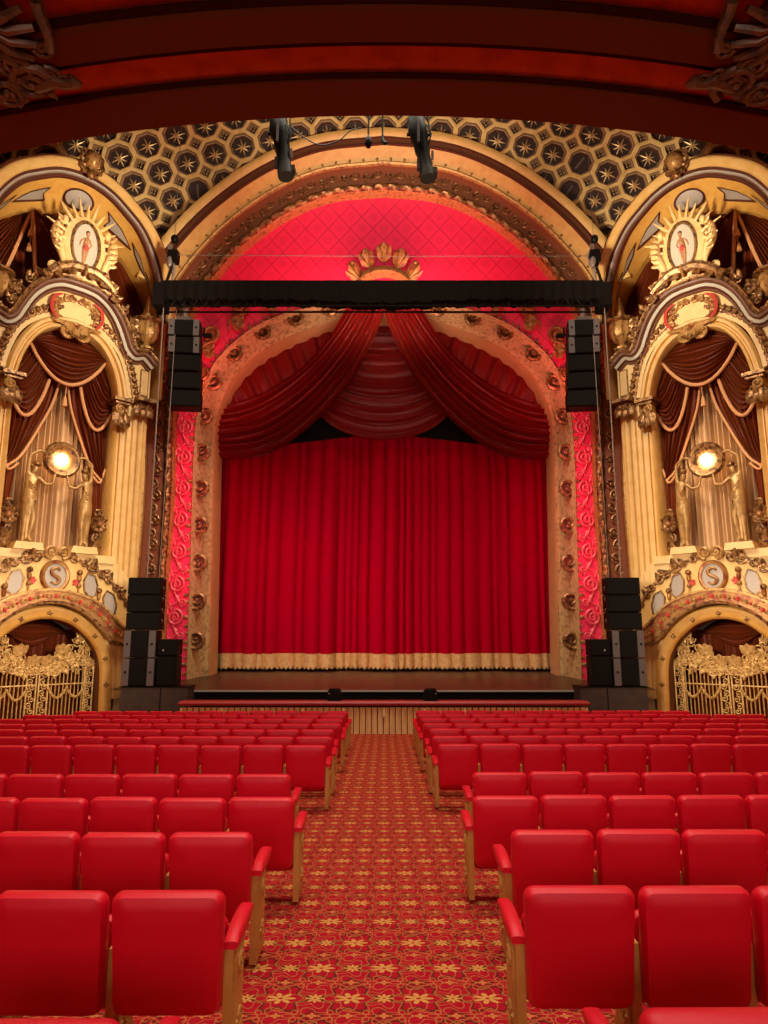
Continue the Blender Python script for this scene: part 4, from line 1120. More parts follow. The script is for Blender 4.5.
    bot = [(-ucs+2*ucs*k/14, niz(ucs)-(niz(ucs)-zbtm)*math.sin(PI*k/14)**.8) for k in range(15)]
    m = cloth(fr, top, bot, WV+.14, 90, 30, 12, 0, .06, 'brown', .22); part(m, 'swag', dr)
    m = MB(); m.tube([fr.P(u, z-.03, WV+.20) for u, z in bot], [.058]*15, 'trim', 8); part(m, 'trim', dr)
    zs2 = hpt(106, 432, WV)[1]; zin = hpt(84, 388, WV)[1]
    for q in (-1, 1):
        ui = .30; uo2 = nu-.02; zo2 = hpt(116, 415, WV)[1]
        top = [(q*(ucs*.55+(uo2-ucs*.55)*k/12), niz(ucs*.55+(uo2-ucs*.55)*k/12)) for k in range(13)]
        pin = (ucs*.42, zin)
        bot = [(q*(pin[0]+(uo2-pin[0])*k/12), pin[1]+(zo2-pin[1])*k/12-(.95)*math.sin(PI*k/12)**.8) for k in range(13)]
        m = cloth(fr, top, bot, WV, 90, 26, 12, 0, .06, 'brown', .15); part(m, 'swag', dr)
        m = MB(); m.tube([fr.P(u, z-.03, WV+.06) for u, z in bot], .055, 'trim', 8); part(m, 'trim', dr)
        # long tied side drape
        tied = (uo2-.12, hpt(107, 480, WV)[1])
        A = [(q*(uo2), niz(uo2)), (q*uo2, (niz(uo2)+tied[1])/2), (q*(uo2), tied[1])]
        Bp = spline([(q*.10, zbtm+.25), (q*.28, zbtm-.65), (q*.62, zbtm-1.55), (q*1.05, tied[1]+.35), (q*tied[0], tied[1]-.02)])
        m = cloth(fr, Bp, A, WV-.18, 80, 40, 7, 0, .07, 'brown', .15, ph=1); part(m, 'tied_panel', dr)
        m = MB(); m.tube([fr.P(u, z, WV-.08) for u, z in Bp], .042, 'trim', 8); part(m, 'trim', dr)
        m = cloth(fr, [(q*(uo2-.36), tied[1]), (q*(uo2-.30), tied[1]-.9), (q*(uo2-.36), sill+.7)], [(q*uo2, tied[1]), (q*uo2, tied[1]-1), (q*uo2, sill+.7)], WV-.2, 16, 12, 2, 0, .05, 'brown'); part(m, 'tail', dr)
        m = MB(); m.tube([fr.P(*p, WV-.05) for p in bez((q*(uo2-.42), tied[1]+.10), (q*(uo2-.15), tied[1]-.12), (q*(uo2), tied[1]+.35))], .035, 'trim', 6); part(m, 'tieback_cord', dr)
    m = MB(); zt3 = zbtm-.1
    m.tube([fr.P(.04, zt3+.3, WV+.1), fr.P(.02, zt3-.35, WV+.1)], .018, 'trim', 5); m.tube([fr.P(.02, zt3-.3, WV+.1), fr.P(.02, zt3-.4, WV+.1), fr.P(.02, zt3-.62, WV+.1)], [.03, .06, .09], 'trim', 8); part(m, 'tassel', dr)

    # --- two statues holding the lit ring
    WG = .12; zg = T.px(62.5, 460, WG)[1]
    t = thing('globe_lamp', 'glowing globe lamp in a gilded ring held by statues in the %s niche' % sn, 'lamp', fr.P(0, zg-.4, WG), 'globe lamps')
    m = MB(); m.ball(fr.P(0, zg, WG-.02), .19, 'bulb', 24, 16); part(m, 'globe', t, 'glowing glass globe')
    m = MB(); m.sweep(fr, ell(0, zg, .42, .42, 40), [(-.13, WG-.06), (-.15, WG+.02), (-.08, WG+.10), (.06, WG+.08), (.20, WG-.02), (.14, WG-.10), (-.13, WG-.06)], 'gilt_dark', closed=True)
    part(m, 'ring', t)
    for q in (-1, 1):
        base_z = sill+.05
        uq = q*.80
        fpx = fr.P(uq, base_z, WG)
        t = thing('statue', 'gilded female statue holding the globe ring, %s niche, %s' % (sn, 'nearer the stage' if q > 0 else 'farther from the stage'), 'statue', fpx, 'niche statues')
        m = MB(); m.prism(fr, [(uq-.42, base_z-.05), (uq+.42, base_z-.05), (uq+.36, base_z+.16), (uq-.36, base_z+.16)], WG-.3, WG+.3, 'cream'); part(m, 'plinth', t)
        b0 = base_z+.16; h = (T.px(62, 466, WG)[1]-b0)/.965; zq = lambda z_: (z_-b0)/h
        def V(du, z, dw=0): return fr.P(uq-q*du, b0+z*h, WG+dw)   # du towards the globe
        # skeleton vertices (position, radius)
        J = {'pel': (V(-.02, .52), .155), 'wst': (V(-.05, .63), .115), 'chs': (V(-.02, .74), .150), 'nek': (V(.03, .82), .055), 'hd1': (V(.07, .865), .085), 'hd2': (V(.09, .92), .088),
             'hpL': (V(.05, .49, .04), .13), 'knL': (V(.10, .27, .10), .095), 'anL': (V(.03, .06, .02), .055), 'ftL': (V(.10, .012, .12), .045),
             'hpR': (V(-.10, .49), .13), 'knR': (V(-.10, .27, .02), .09), 'anR': (V(-.10, .06, -.04), .052), 'ftR': (V(-.14, .012, .08), .045),
             'shA': (V(-.13, .80), .062), 'elA': (V(-.12, zq(zg-.02), .03), .044), 'wrA': (V(.12, zq(zg+.17), .05), .034), 'hnA': (V(.36, zq(zg+.12), .04), .034),
             'shB': (V(.12, .79, .05), .062), 'elB': (V(.36, .70, .12), .044), 'wrB': (V(.56, .72, .10), .034), 'hnB': (V(.64, zq(zg-.40), .04), .032)}
        E_ = [('pel', 'wst'), ('wst', 'chs'), ('chs', 'nek'), ('nek', 'hd1'), ('hd1', 'hd2'), ('pel', 'hpL'), ('hpL', 'knL'), ('knL', 'anL'), ('anL', 'ftL'), ('pel', 'hpR'), ('hpR', 'knR'), ('knR', 'anR'), ('anR', 'ftR'),
              ('chs', 'shA'), ('shA', 'elA'), ('elA', 'wrA'), ('wrA', 'hnA'), ('chs', 'shB'), ('shB', 'elB'), ('elB', 'wrB'), ('wrB', 'hnB')]
        K = list(J); me = bpy.data.meshes.new('body'); bs = WL[t.name]
        me.from_pydata([tuple(J[k_][0]-bs) for k_ in K], [(K.index(a), K.index(b)) for a, b in E_], []); me.materials.append(M['statue'])
        o = bpy.data.objects.new('body', me); COL.objects.link(o); o.parent = t
        body = o; sk = o.modifiers.new('skin', 'SKIN'); sk.use_smooth_shade = True
        sv = me.skin_vertices[0].data
        for i, k_ in enumerate(K): sv[i].radius = (J[k_][1]*1.18,)*2
        sv[0].use_root = True
        su = o.modifiers.new('sub', 'SUBSURF'); su.levels = su.render_levels = 1
        m = MB(); hd = J['hd2'][0]
        m.ball(hd+Vector((0, .03, .05)), (.115, .12, .10), 'gilt_dark', 12, 8); m.ball(hd-(fr.P(uq-q*.12, 0, 0)-fr.P(uq, 0, 0))+Vector((0, 0, -.02)), .06, 'gilt_dark', 8, 6); WL[o.name] = bs; part(m, 'hair', o)
        m = MB(); rows = []
        for j in range(9):   # clinging robe from waist to ankles
            tt = j/8; z = .60-.55*tt; ra = .165+.07*math.sin(PI*min(1, tt*1.6))-.085*tt; row = []
            for k in range(28):
                a = 2*PI*k/28; rr2 = ra*(1+.10*math.cos(7*a+3*tt)*tt)*(1-.22*tt*abs(math.sin(a))**6)
                row.append(V(-.02+.02*math.sin(tt*3)+rr2*math.cos(a), z, rr2*.8*math.sin(a)+.03*math.sin(PI*tt)))
            rows.append(row)
        m.grid(rows, 'statue', close_u=True); part(m, 'robe', t)
        m = MB()
        for k in range(3): m.tube([V(-.10, .72-.03*k, .13), V(0, .67-.03*k, .16), V(.10, .71-.03*k, .13)], .02, 'gilt', 5)
        m.tube([V(-.17, .62, .02), V(0, .585, .17), V(.13, .60, .06)], .028, 'gilt', 6); part(m, 'sash', t)
        # fingers on the ring
        for hn, dr_ in (('hnA', (-1, -.2)), ('hnB', (-.3, 1))):
            hp_ = J[hn][0]
            for k in range(5):
                m = MB(); d = fr.P(-q*-dr_[0]*.0+uq-q*.09, 0, 0)-fr.P(uq, 0, 0)
                off = Vector((0, 0, (k-2)*.018)); p0 = hp_+off*.6; p1 = hp_+d*.5+off; p2 = hp_+d*.85+off+Vector((0, 0, -.02 if k < 4 else .03))
                m.tube([p0, p1, p2], [.014, .012, .009], 'statue', 5); part(m, 'finger', body)
    # rosettes at the foot of the drapes
    for q in (-1, 1):
        zr = T.px(109, 526, -.1)[1]; u = q*(nu-.20)
        t = thing('rosette', 'dark gilt rosette on scrolls at the %s foot of the %s niche drapes' % ('stage side' if q > 0 else 'outer', sn), 'ornament', fr.P(u, sill, -.15), 'niche rosettes')
        m = MB()
        for k in range(10): m.leaf(fr, u, zr, .28, 2*PI*k/10, 'gilt_dark', .0, .3, .5)
        m.ball(fr.P(u, zr, .06), .10, 'gilt_red', 10, 8); m.tube([fr.P(u+.24*math.cos(a), zr+.24*math.sin(a), .02) for a in [2*PI*k/20 for k in range(21)]], .04, 'gilt_dark', 6)
        part(m, 'flower', t)
        m = MB(); m.scroll(fr, u-.02*q, zr-.45, .15, 'gilt_dark', PI/2, 1.3, q, -.08, .06, 14, tail=(u, sill)); part(m, 'scroll_stem', t); m = MB(); m.scroll(fr, u, zr+.38, .13, 'gilt_dark', -PI/2, 1.3, -q, -.08, .05, 12); part(m, 'top_scroll', t); m = MB(); m.leaf(fr, u, sill+.02, .5, PI/2, 'gilt_dark', -.08, .3, .3)
        part(m, 'leaf', t)

    # --- parapet with monogram medallion
    pp = thing('box_parapet', 'bowed cream parapet with scroll crest, lozenges and pink dotted band, %s box' % sn, 'parapet', fr.P(0, bb[-1][1], .3), 'box parapets')
    m = MB(); c2 = both(cr_); b2 = both(bt); Wp = .35
    m.prism(fr, [(-nu-.2, sill-.02)]+[(nu+.2, sill-.02), (UE+.02, sill-1.0)]+[(UE+.02, bt[-1][1]), ]+[(u, z) for u, z in reversed(b2)]+[(-UE-.02, bt[-1][1]), (-UE-.02, sill-1.0)], -.2, .16, 'cream')
    m.strip(fr, c2, b2, .1, Wp, 'plaster', 90); part(m, 'face', pp)
    m = MB(); b3 = both(bb); 
    sb = 1 if offset(b2, 1)[len(b2)//2][1] > b2[len(b2)//2][1] else -1
    m.strip(fr, b2, b3, .05, Wp+.10, 'gilt_red', 110)
    m.sweep(fr, b2, [(sb*o, w_) for o, w_ in ((-.02, Wp+.08), (-.02, Wp+.16), (.05, Wp+.16), (.06, Wp))], 'gilt')
    m.sweep(fr, b3, [(sb*o, w_) for o, w_ in ((.04, Wp+.08), (.04, Wp+.14), (-.05, Wp+.12), (-.06, -.3))], 'gilt_dark')
    part(m, 'dotted_band', pp, 'red and gold moulded band')
    mid = [((a[0]+b[0])/2, (a[1]+b[1])/2) for a, b in zip(resample(b2, 48), resample(b3, 48))]
    m = MB()
    for i, p in enumerate(mid):
        m.ball(fr.P(*p, Wp+.11), .05 if i % 2 else .07, 'redpaint' if i % 3 == 0 else 'gilt', 6, 4)
    part(m, 'beads', pp)
    m = MB(); blobrun(m, fr, [p for p in c2 if p[0] > .2], .27, .15, 'gilt_dark', Wp+.03, 8); blobrun(m, fr, [p for p in c2 if p[0] < -.2], .27, .15, 'gilt_dark', Wp+.03, 9)
    m.sweep(fr, c2, [(-.05, Wp), (-.04, Wp+.06), (.04, Wp+.06), (.05, .1)], 'gilt_dark')
    zc3 = cr_[0][1]
    for q in (-1, 1): m.scroll(fr, q*.17, zc3+.02, .20, 'gilt', -PI/2, 1.5, q, Wp+.08, .06, 16)
    part(m, 'scroll_crest', pp)
    zm = T.px(53.5, 575.5, .5)[1]; m = MB()
    m.prism(fr, ell(0, zm, .33, .38, 32), Wp, Wp+.05, 'silver'); m.sweep(fr, ell(0, zm, .33, .38, 32), [(.02, Wp), (.02, Wp+.10), (-.05, Wp+.12), (-.10, Wp+.06), (-.10, Wp)], 'gilt_red', closed=True)
    md = part(m, 'medallion', pp, 'round silver medallion with the letter S')
    # letter S (never mirrored)
    m = MB(); mi = side
    SP_ = spline([(.13, .17), (.03, .24), (-.11, .18), (-.10, .06), (.06, -.04), (.12, -.14), (.02, -.24), (-.13, -.18)], 6)
    m.tube([fr.P(mi*u, zm+z, Wp+.09) for u, z in SP_], [.030+.026*math.sin(PI*i/(len(SP_)-1)) for i in range(len(SP_))], 'gilt_red', 8)
    part(m, 'letter', md, 'letter S in red gold')
    for (x, y, sc) in ((91, 585, 1.0), (110, 603, 1.0)):
        uq, zq = T.px(x, y, .4)
        for q in (-1, 1):
            m = MB(); tl = -q*.22*(1 if x < 100 else 1.6)
            H6 = [(-.17, -.20), (-.20, .05), (-.10, .27), (.10, .27), (.20, .05), (.17, -.20), (.06, -.30), (-.06, -.30)]
            H6 = [(q*uq+a*1.05, zq+b*1.15+a*tl*1.6) for a, b in H6]
            m.prism(fr, H6, Wp-.02, Wp+.02, 'silver'); m.sweep(fr, H6, [(-.02, Wp), (-.02, Wp+.05), (.03, Wp+.05), (.03, Wp)], 'gilt_dark', closed=True); part(m, 'lozenge', pp, 'silver lozenge in a gilt outline', smooth=False)
            m = MB(); ud_ = q*(uq-.36)
            zz = zq+.10
            m.ball(fr.P(ud_, zz+.26, Wp+.06), .09, 'gilt_dark'); m.ball(fr.P(ud_, zz+.08, Wp+.06), (.06, .06, .12), 'gilt_red'); m.ball(fr.P(ud_, zz-.14, Wp+.06), .075, 'gilt_red'); m.ball(fr.P(ud_, zz-.32, Wp+.05), (.035, .035, .10), 'gilt'); part(m, 'drop', pp)
    for q in (-1, 1):
        m = MB(); 
        for k in range(5): m.leaf(fr, q*.62, zm-.16, .12, 2*PI*k/5, 'redpaint', Wp+.02, .45, .3)
        part(m, 'rose', pp, 'small red rose')

    # --- gate arch, gates, dark opening
    m = MB(); R1 = both(ro); R2 = both(ri)
    sr = 1 if offset(R2, 1)[len(R2)//2][1] > R2[len(R2)//2][1] else -1
    m.sweep(fr, R2, [(sr*o, w_) for o, w_ in ((0, .08), (0, .10), (.05, .16), (.10, .20), (.34, .20), (.38, .14), (.40, .06))], 'ochre')
    m.sweep(fr, R2, [(0, -.5), (0, .08)], 'umber')
    m.sweep(fr, R1, [(sr*o, w_) for o, w_ in ((-.02, .12), (0, .04), (.05, .03), (.09, .04), (.11, .10))], 'umber')
    b3b = both(bb)
    lowz = ro[-1][1]-1.2
    m.prism(fr, [(-UE-.02, bt[-1][1]+.1), (-UE-.02, lowz), (-ro[-1][0], lowz)]+[(u, z) for u, z in R1]+[(ro[-1][0], lowz), (UE+.02, lowz), (UE+.02, bt[-1][1]+.1), (0, ro[0][1]+.28)], -.2, .02, 'cream')
    for q in (-1, 1):
        m.box(fr.P(q*(ri[-1][0]+.24), lowz+.05, -.05), (.46, .3, 2.2), 'ochre', Matrix.Rotation(side*PI/4, 3, 'Z'))
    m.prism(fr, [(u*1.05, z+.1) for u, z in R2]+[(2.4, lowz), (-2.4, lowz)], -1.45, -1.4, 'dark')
    struct(m, 'wall_%s' % sn)
    RM = resample(offset(both(hpath(T, RMID, .15)), 0), 11)
    for i, p in enumerate(RM):
        if i in (0, 10): continue
        m = MB(); m.ball(fr.P(*p, .22), (.055, .055, .055), 'gilt_dark', 8, 6)
        for k in range(4): m.leaf(fr, p[0], p[1], .09, PI/2*k, 'gilt_dark', .20, .4, .2)
        tag(m.build('arch_stud'), 'small dark gilt studs spaced along the yellow ring over the %s gates' % sn, 'stud', 'studs over the %s gates' % sn)
    gd = thing('gate_drape', 'russet drape gathered in the shadow behind the %s gates' % sn, 'drape', fr.P(0, 1, -1.2), 'drapes behind the gates')
    top = [(u*.97, z-.03) for u, z in R2 if z > ri[0][1]-1.3]; 
    bot = [(u, lowz) for u, z in top]
    m = cloth(fr, top, bot, -1.22, 3, 140, 0, 16, .06, 'brown'); part(m, 'hanging', gd)
    bot = [(u, ri[0][1]-.55-.25*math.cos(u*3)) for u, z in top]
    m = cloth(fr, top, bot, -1.08, 30, 40, 4, 0, .05, 'brown'); part(m, 'pelmet', gd)
    GW = -.30; gwid = ri[-1][0]-.05; zgb = lowz
    gz = lambda x, y: T.px(x, y, GW)[1]
    zr1 = gz(60, 670); zr2 = gz(60, 692); zr3 = gz(60, 716)
    ztop_c = gz(48, 657)
    for q in (-1, 1):
        t = thing('gate', 'openwork gold gate of bars and scrollwork under the %s box, %s leaf' % (sn, 'stage side' if q > 0 else 'outer'), 'gate', fr.P(q*gwid/2, lowz, GW), 'openwork gates')
        m = MB()
        us = [.06+ (gwid-.06)*k/14 for k in range(15)]
        for k, u in enumerate(us):
            if k in (0, 14): continue
            if k in (1, 13): continue
            m.tube([fr.P(q*u, zgb, GW), fr.P(q*u, zr1, GW)], .018, 'trimgold', 5)
        part(m, 'bars', t)
        m = MB()
        for u in (.04, .30, gwid-.28, gwid-.02): m.tube([fr.P(q*u, zgb, GW), fr.P(q*u, zr1+.15, GW)], .028, 'trimgold', 6)
        for z in (zr1, zr1-.42+.0): m.tube([fr.P(q*.04, z, GW), fr.P(q*(gwid-.02), z, GW)], .022, 'trimgold', 6)
        part(m, 'gate_frame', t)
        m = MB()   # swag garland across the bars
        G_ = [(q*(.30+(gwid-.58)*k/24), zr2+.12-.28*math.sin(PI*((k/24*2) % 1 if k < 24 else 1))) for k in range(25)]
        m.tube([fr.P(*p, GW+.03) for p in G_], .035, 'trimgold', 6)
        for p in G_[::2]: m.ball(fr.P(p[0], p[1], GW+.05), .05, 'trimgold', 6, 4)
        part(m, 'garland', t)
        for uc_ in (.17, gwid-.15):
            m = MB(); z = zgb+.1; k = 0
            while z < zr1-.05:
                c = 1 if k % 2 else -1
                m.scroll(fr, q*uc_+c*.03, z, .10, 'trimgold', PI/2*c, 1.3, c, GW, .022, 10); z += .17; k += 1
            part(m, 'stile_scrolls', t)
        m = MB(); rr = random.Random(12)   # rich scroll cresting rising to the outer third
        for k in range(62):
            x = rr.random() if k % 3 == 0 else min(.97, max(.03, rr.gauss(.68, .13))) if k % 3 == 1 else min(.97, max(.03, rr.gauss(.36, .12)))
            u = .05+(gwid-.10)*x
            peak = .35+1.05*math.exp(-((x-.70)/.20)**2)+.25*math.exp(-((x-.36)/.10)**2)
            edge = (ri[0][1]-.15-zr1)
            hz = min(peak, edge*1.0)*rr.random()
            cc = 1 if k % 2 else -1; sz = .09+.07*rr.random()
            m.scroll(fr, q*u, zr1+hz-.10, sz, 'trimgold', rr.random()*6.28, 1.3, cc, GW+.02+.05*rr.random(), sz*.19, 12)
            m.leaf(fr, q*u, zr1+hz-.10, sz*1.5, rr.random()*6.28, 'trimgold', GW+.03, .26, .4)
        for x, hh in ((.12, .40), (.36, .72), (.70, 1.42)):
            for k in (-1, 0, 1): m.leaf(fr, q*gwid*x, zr1+hh-.25, .34, PI/2+k*.6, 'trimgold', GW+.06, .34, .4)
            m.tube([fr.P(q*gwid*x, zr1-.1, GW), fr.P(q*gwid*x, zr1+hh-.1, GW)], .03, 'trimgold', 6)
        part(m, 'scroll_cresting', t)
        # fill the quarter circle at the hinge side
        m = MB()
        for k in range(9):
            a = PI*.5*k/8; u = gwid-.10-.25*math.sin(a); z = zr1+1.0*(1-math.cos(a))*.9
            m.scroll(fr, q*u, z+.1, .10, 'trimgold', a, 1.3, 1 if k % 2 else -1, GW, .028, 12)
        m.tube([fr.P(*p, GW) for p in bez((q*(gwid-.02), zr1), (q*(gwid-.05), zr1+.5), (q*(gwid-.25), zr1+1.0), (q*(gwid-.50), zr1+1.35))], .03, 'trimgold', 6)
        part(m, 'hinge_scrolls', t)

# ------------------------------------------------------------------ balcony soffit overhead
HZ = CAMZ+5.0; CY = 21.4
def arcr(Rr, hx=12.3, n=80):
    a = math.asin(hx/Rr); return [(Rr*math.sin(-a+2*a*i/n), CY-Rr*math.cos(-a+2*a*i/n)) for i in range(n+1)]
def ring(m, r0, z0, r1, z1, mt, a0=None, a1=None, n=80):
    rows = []
    for i in range(n+1):
        if a0 is None:
            aa = math.asin(12.3/r0); bb2 = math.asin(12.3/r1); t = -1+2*i/n; A_, B_ = aa*t, bb2*t
        else: A_ = B_ = a0+(a1-a0)*i/n
        rows.append([Vector((r0*math.sin(A_), CY-r0*math.cos(A_), z0)), Vector((r1*math.sin(B_), CY-r1*math.cos(B_), z1))])
    m.grid(rows, mt)
def rad(y):  # radius from the picture height on the centre line
    r = ray(384, y); return CY-r.y*5.0/r.z
rE, r1_, r2_, r3_, r4_ = rad(118), rad(79), rad(43), rad(37), rad(3)
m = MB()
ring(m, rE, HZ+1.3, rE, HZ+.04, 'soffit_brown'); ring(m, rE, HZ+.04, rE+.03, HZ, 'soffit_brown')
ring(m, rE+.03, HZ, r1_-.02, HZ, 'soffit_brown'); ring(m, r1_-.02, HZ, r1_, HZ+.06, 'soffit_brown')
ring(m, r1_, HZ+.06, r2_+.05, HZ+.06, 'soffit_red')
ring(m, r2_+.05, HZ+.06, 29.3, HZ+.06, 'soffit_red')
ring(m, rE, HZ+1.3, 29.3, HZ+1.3, 'soffit_brown')
struct(m, 'ceiling')
# raised brown ribs framing the red panels
m = MB()
def ribband(ra, rb, a0, a1, n=60):
    m.grid([[Vector((r*math.sin(a0+(a1-a0)*i/n), CY-r*math.cos(a0+(a1-a0)*i/n), z)) for r, z in ((ra, HZ+.06), (ra, HZ-.02), (ra+.03, HZ-.05), (rb-.03, HZ-.05), (rb, HZ-.02), (rb, HZ+.06))] for i in range(n+1)], 'soffit_brown')
AR = .183
ribband(r2_+.03, r4_, -AR, AR)
ribband(rad(-38), rad(-75), -AR, AR)
struct(m, 'trim_6')
m = MB()
for sd in (-1, 1):
    a0, a1 = sd*AR, sd*(AR+.035)
    rows = []
    for i in range(41):
        r = r2_+.03+(28-r2_)*i/40
        rows.append([Vector((r*math.sin(a), CY-r*math.cos(a), z)) for a, z in ((a0-sd*.006*0, HZ+.06), (a0, HZ-.05), (a1, HZ-.05), (a1+sd*.01, HZ+.06))])
    m.grid(rows, 'soffit_brown')
    ax = sd*(AR+.11)
    rows = []
    for i in range(41):
        r = r2_-.30+(28-r2_)*i/40
        rows.append([Vector((r*math.sin(a), CY-r*math.cos(a), z)) for a, z in ((a1, HZ-.02), (ax, HZ-.02), (ax, HZ+.06))])
    m.grid(rows, 'soffit_brown')
struct(m, 'trim_7')
# dark moulding lines along the panels
m = MB()
for r, a in ((r2_+.0, AR), (r4_+.02, AR), (r1_+.02, None)):
    aa = a or math.asin(12/r)
    m.tube([Vector((r*math.sin(-aa+2*aa*i/60), CY-r*math.cos(-aa+2*aa*i/60), HZ+.02 if a else HZ+.03)) for i in range(61)], .035 if a else .02, 'darkline', 6)
struct(m, 'trim_8')
class Soff:
    """frame lying on the soffit: u to the right, z towards the hall front, w downwards"""
    def __init__(s, side): s.side = side
    def P(s, u, z, w=0.0): return Vector((u*s.side, z, HZ-.02-w))
for sd in (1, -1):
    sn = 'right' if sd > 0 else 'left'
    f = Soff(sd); rs = ray(384-F*.0, 75)
    def sp(x, y):
        r = ray(x, y); t = 5.0/r.z; return (r.x*t, r.y*t)
    t = thing('soffit_ornament', 'dark gilt scroll and shell carving on the underside of the balcony, %s corner' % sn, 'ornament', (sd*3.3, 5.2, HZ-.3), 'soffit carvings')
    m = MB()
    for (x, y, r_) in ((735, 75, .20), (752, 58, .15), (760, 85, .15), (716, 68, .09), (702, 72, .07), (748, 90, .10)):
        u, z = sp(x, y); m.scroll(f, u, z, r_, 'soffit_gilt', R.random()*6, 1.6, 1 if r_ > .14 else -1, .05, r_*.26, 18)
        for k in range(2): m.leaf(f, u, z, r_*1.1, R.random()*6.28, 'soffit_gilt', .04, .34, .3)
    m.tube([f.P(*sp(*p), .06) for p in ((686, 78), (694, 74), (702, 76), (712, 72), (722, 76), (732, 80))], [.03, .06, .05, .07, .06, .05], 'soffit_gilt', 8)
    part(m, 'scrolls', t)
    m = MB(); u, z = sp(798, 14)
    for k in range(9):
        a = PI/2+PI*.9*(k-4)/8+.4; m.tube([f.P(u+.1*math.cos(a), z+.1*math.sin(a), .05), f.P(u+.3*math.cos(a), z+.3*math.sin(a), .10), f.P(u+.5*math.cos(a), z+.5*math.sin(a), .05)], [.03, .045, .03], 'soffit_gilt', 6)
    part(m, 'shell', t)
    m = MB()
    P = [sp(*p) for p in ((732, -10), (728, 4), (722, 18), (718, 30), (718, 40))]
    m.tube([f.P(*p, .06) for p in P], [.05, .05, .045, .04, .06], 'soffit_gilt', 8); m.scroll(f, P[-1][0]+.05, P[-1][1], .09, 'soffit_gilt', 0, 1.2, 1, .06, .03, 10)
    part(m, 'leaf_stem', t)

# ------------------------------------------------------------------ seats
def rbox(m, c, d, mt, r, tilt=0.0, taper=0.0, nseg=4, puff=0.0):
    """softly rounded upholstery block: rounded outline in x-z, rounded rims front and back"""
    x, y, z = (k/2 for k in d); out = []
    for (cx, cz, a0) in ((x-r, z-r, 0), (-x+r, z-r, PI/2), (-x+r, -z+r, PI), (x-r, -z+r, 1.5*PI)):
        for k in range(nseg+1):
            a = a0+PI/2*k/nseg; out.append((cx+r*math.cos(a), cz+r*math.sin(a)))
    e = min(y*.8, .046); rows = []
    def ringp(ins, yy):
        row = []
        for (px_, pz) in out:
            sx_ = (x-ins)/x; sz_ = (z-ins)/z; qx = px_*sx_*(1-taper*(.5-pz/(2*z))); qz = pz*sz_
            row.append(Vector((c[0]+qx, c[1]+yy+tilt*(-qz), c[2]+qz)))
        return row
    rows = [ringp(x*.55, -y-puff*.9), ringp(x*.28, -y-puff*.6), ringp(e, -y), ringp(e*.3, -y+e*.3), ringp(0, -y+e), ringp(0, y-e), ringp(e*.3, y-e*.3), ringp(e, y)]
    m.grid(rows, mt, close_u=True)
    m.add(rows[0], [tuple(range(len(out)))], mt); m.add(rows[-1], [tuple(range(len(out)))], mt)
SW = .57
def make_seat(sd, inner=False):
    """prototype at the origin facing the stage (+y); sd=+1: aisle side is +x"""
    P = {}
    m = MB(); rbox(m, (0, .055, .543), (.548, .13, .57), 'seat', .052, tilt=.13, taper=.055, puff=.010); P['backrest'] = m
    m = MB(); rbox(m, (0, .30, .40), (.48, .09, .46), 'seat', .05, tilt=.12); P['seat'] = m
    m = MB(); m_ = m
    rows = []
    for j in range(7):
        t = j/6; y = (.26 if inner else .09)+(.25 if inner else .42)*t; zc_ = (.45 if inner else .555)+.03*t; hw = (.026 if inner else .042)-.010*abs(t-.5); hh = .042*(1-.55*abs(2*t-1)**4); ca = []
        for k in range(12):
            a = 2*PI*k/12; ca.append(Vector((sd*.293+hw*math.copysign(abs(math.cos(a))**.6, math.cos(a)), y, zc_+hh*math.copysign(abs(math.sin(a))**.6, math.sin(a)))))
        rows.append(ca)
    m.grid(rows, 'seat', close_u=True); m.add(rows[0], [tuple(range(12))], 'seat'); m.add(rows[-1], [tuple(range(12))], 'seat'); P['armrest'] = m
    m = MB(); fs2 = Frame((sd*.262, 0), (0, 1), (sd, 0))
    prof_ = [(.10, 0), (.42, 0), (.42, .05), (.37, .10), (.36, .40), (.44, .54), (.10, .54)]
    m.prism(fs2, prof_, 0, .045, 'oak')
    m.prism(fs2, [(.14, .08), (.33, .08), (.33, .48), (.14, .48)], .04, .055, 'oak')
    m.scroll(fs2, .235, .42, .06, 'oak', 0, 1.4, 1, .055, .012, 12); m.scroll(fs2, .235, .18, .06, 'oak', PI, 1.4, 1, .055, .012, 12)
    P['leg'] = m
    return P
PROTO = {}
for sd in (-1, 1):
    P = make_seat(sd); 
    PROTO[sd] = {k: v.build(k, base=(0, 0, 0)) for k, v in P.items()}; PROTO[sd*2] = {k: v.build(k, base=(0, 0, 0)) for k, v in make_seat(sd, True).items()}
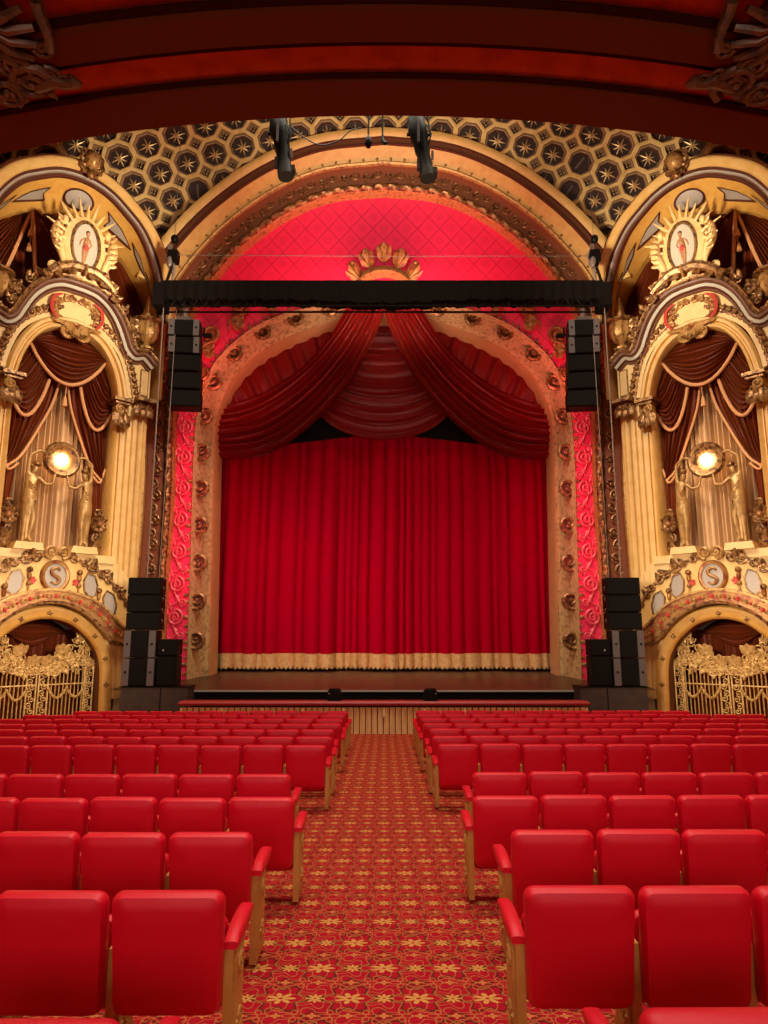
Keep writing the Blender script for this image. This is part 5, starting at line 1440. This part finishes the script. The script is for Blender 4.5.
ORD = ['first', 'second', 'third', 'fourth', 'fifth', 'sixth', 'seventh', 'eighth', 'ninth', 'tenth', 'eleventh', 'twelfth', 'thirteenth', 'fourteenth', 'fifteenth', 'sixteenth', 'seventeenth', 'eighteenth']
ROWS = [(2.37, .82, 99), (3.60, .775, 99), (4.78, .865, 99), (5.96, .736, 99), (7.20, .934, 99), (9.60, .78, 99), (10.68, .78, 99), (11.75, .83, 99), (12.82, .77, 99), (13.9, .81, 99), (14.97, .81, 7.7), (16.05, .80, 6.85)]
RN = ['nearest row, cut by the bottom edge', 'second row from the camera', 'third row from the camera', 'fourth row from the camera', 'fifth row from the camera', 'row just beyond the cross aisle', 'second row beyond the cross aisle', 'third row beyond the cross aisle', 'fourth row beyond the cross aisle', 'fifth row beyond the cross aisle', 'next to last row before the stage', 'row closest to the stage']
first = True
EXR = [.82, .693, .843, .736, .894, .73, .72, .75, .70, .71, .71, .726]
for ri_, (D, ex0, lim) in enumerate(ROWS):
    for sd in (1, -1):         # sd=+1: left block (aisle at +x side)
        Dd = D+(.05 if sd < 0 else 0); ex = ex0 if sd > 0 else EXR[ri_]
        n = 0
        while True:
            X = -sd*(ex+.274+SW*n)
            if abs(X)-.2 > min(lim, .585*(Dd*1.0)+.1) or n > 17: break
            e = bpy.data.objects.new('theatre_seat', None); COL.objects.link(e); e.empty_display_size = .1
            j = R.uniform(-.006, .006)
            e.location = (X, Dd+R.uniform(-.008, .008), floor_z(Dd)+.02+(.008 if sd < 0 else 0)+R.uniform(-.004, .006)); e.rotation_euler = (0, 0, j*2)
            blk = 'left' if sd > 0 else 'right'
            e['label'] = 'red velvet theatre seat, %s %s of the aisle, %s' % (ORD[n], blk, RN[ri_])
            e['category'] = 'theatre seat'; e['group'] = 'red seats %s of the aisle' % blk
            for k, pr in PROTO[sd if n == 0 else sd*2].items():
                c = pr.copy(); COL.objects.link(c); c.parent = e; c.location = (0, 0, 0); c.name = k
            n += 1
for sd in PROTO:
    for pr in PROTO[sd].values(): bpy.data.objects.remove(pr)
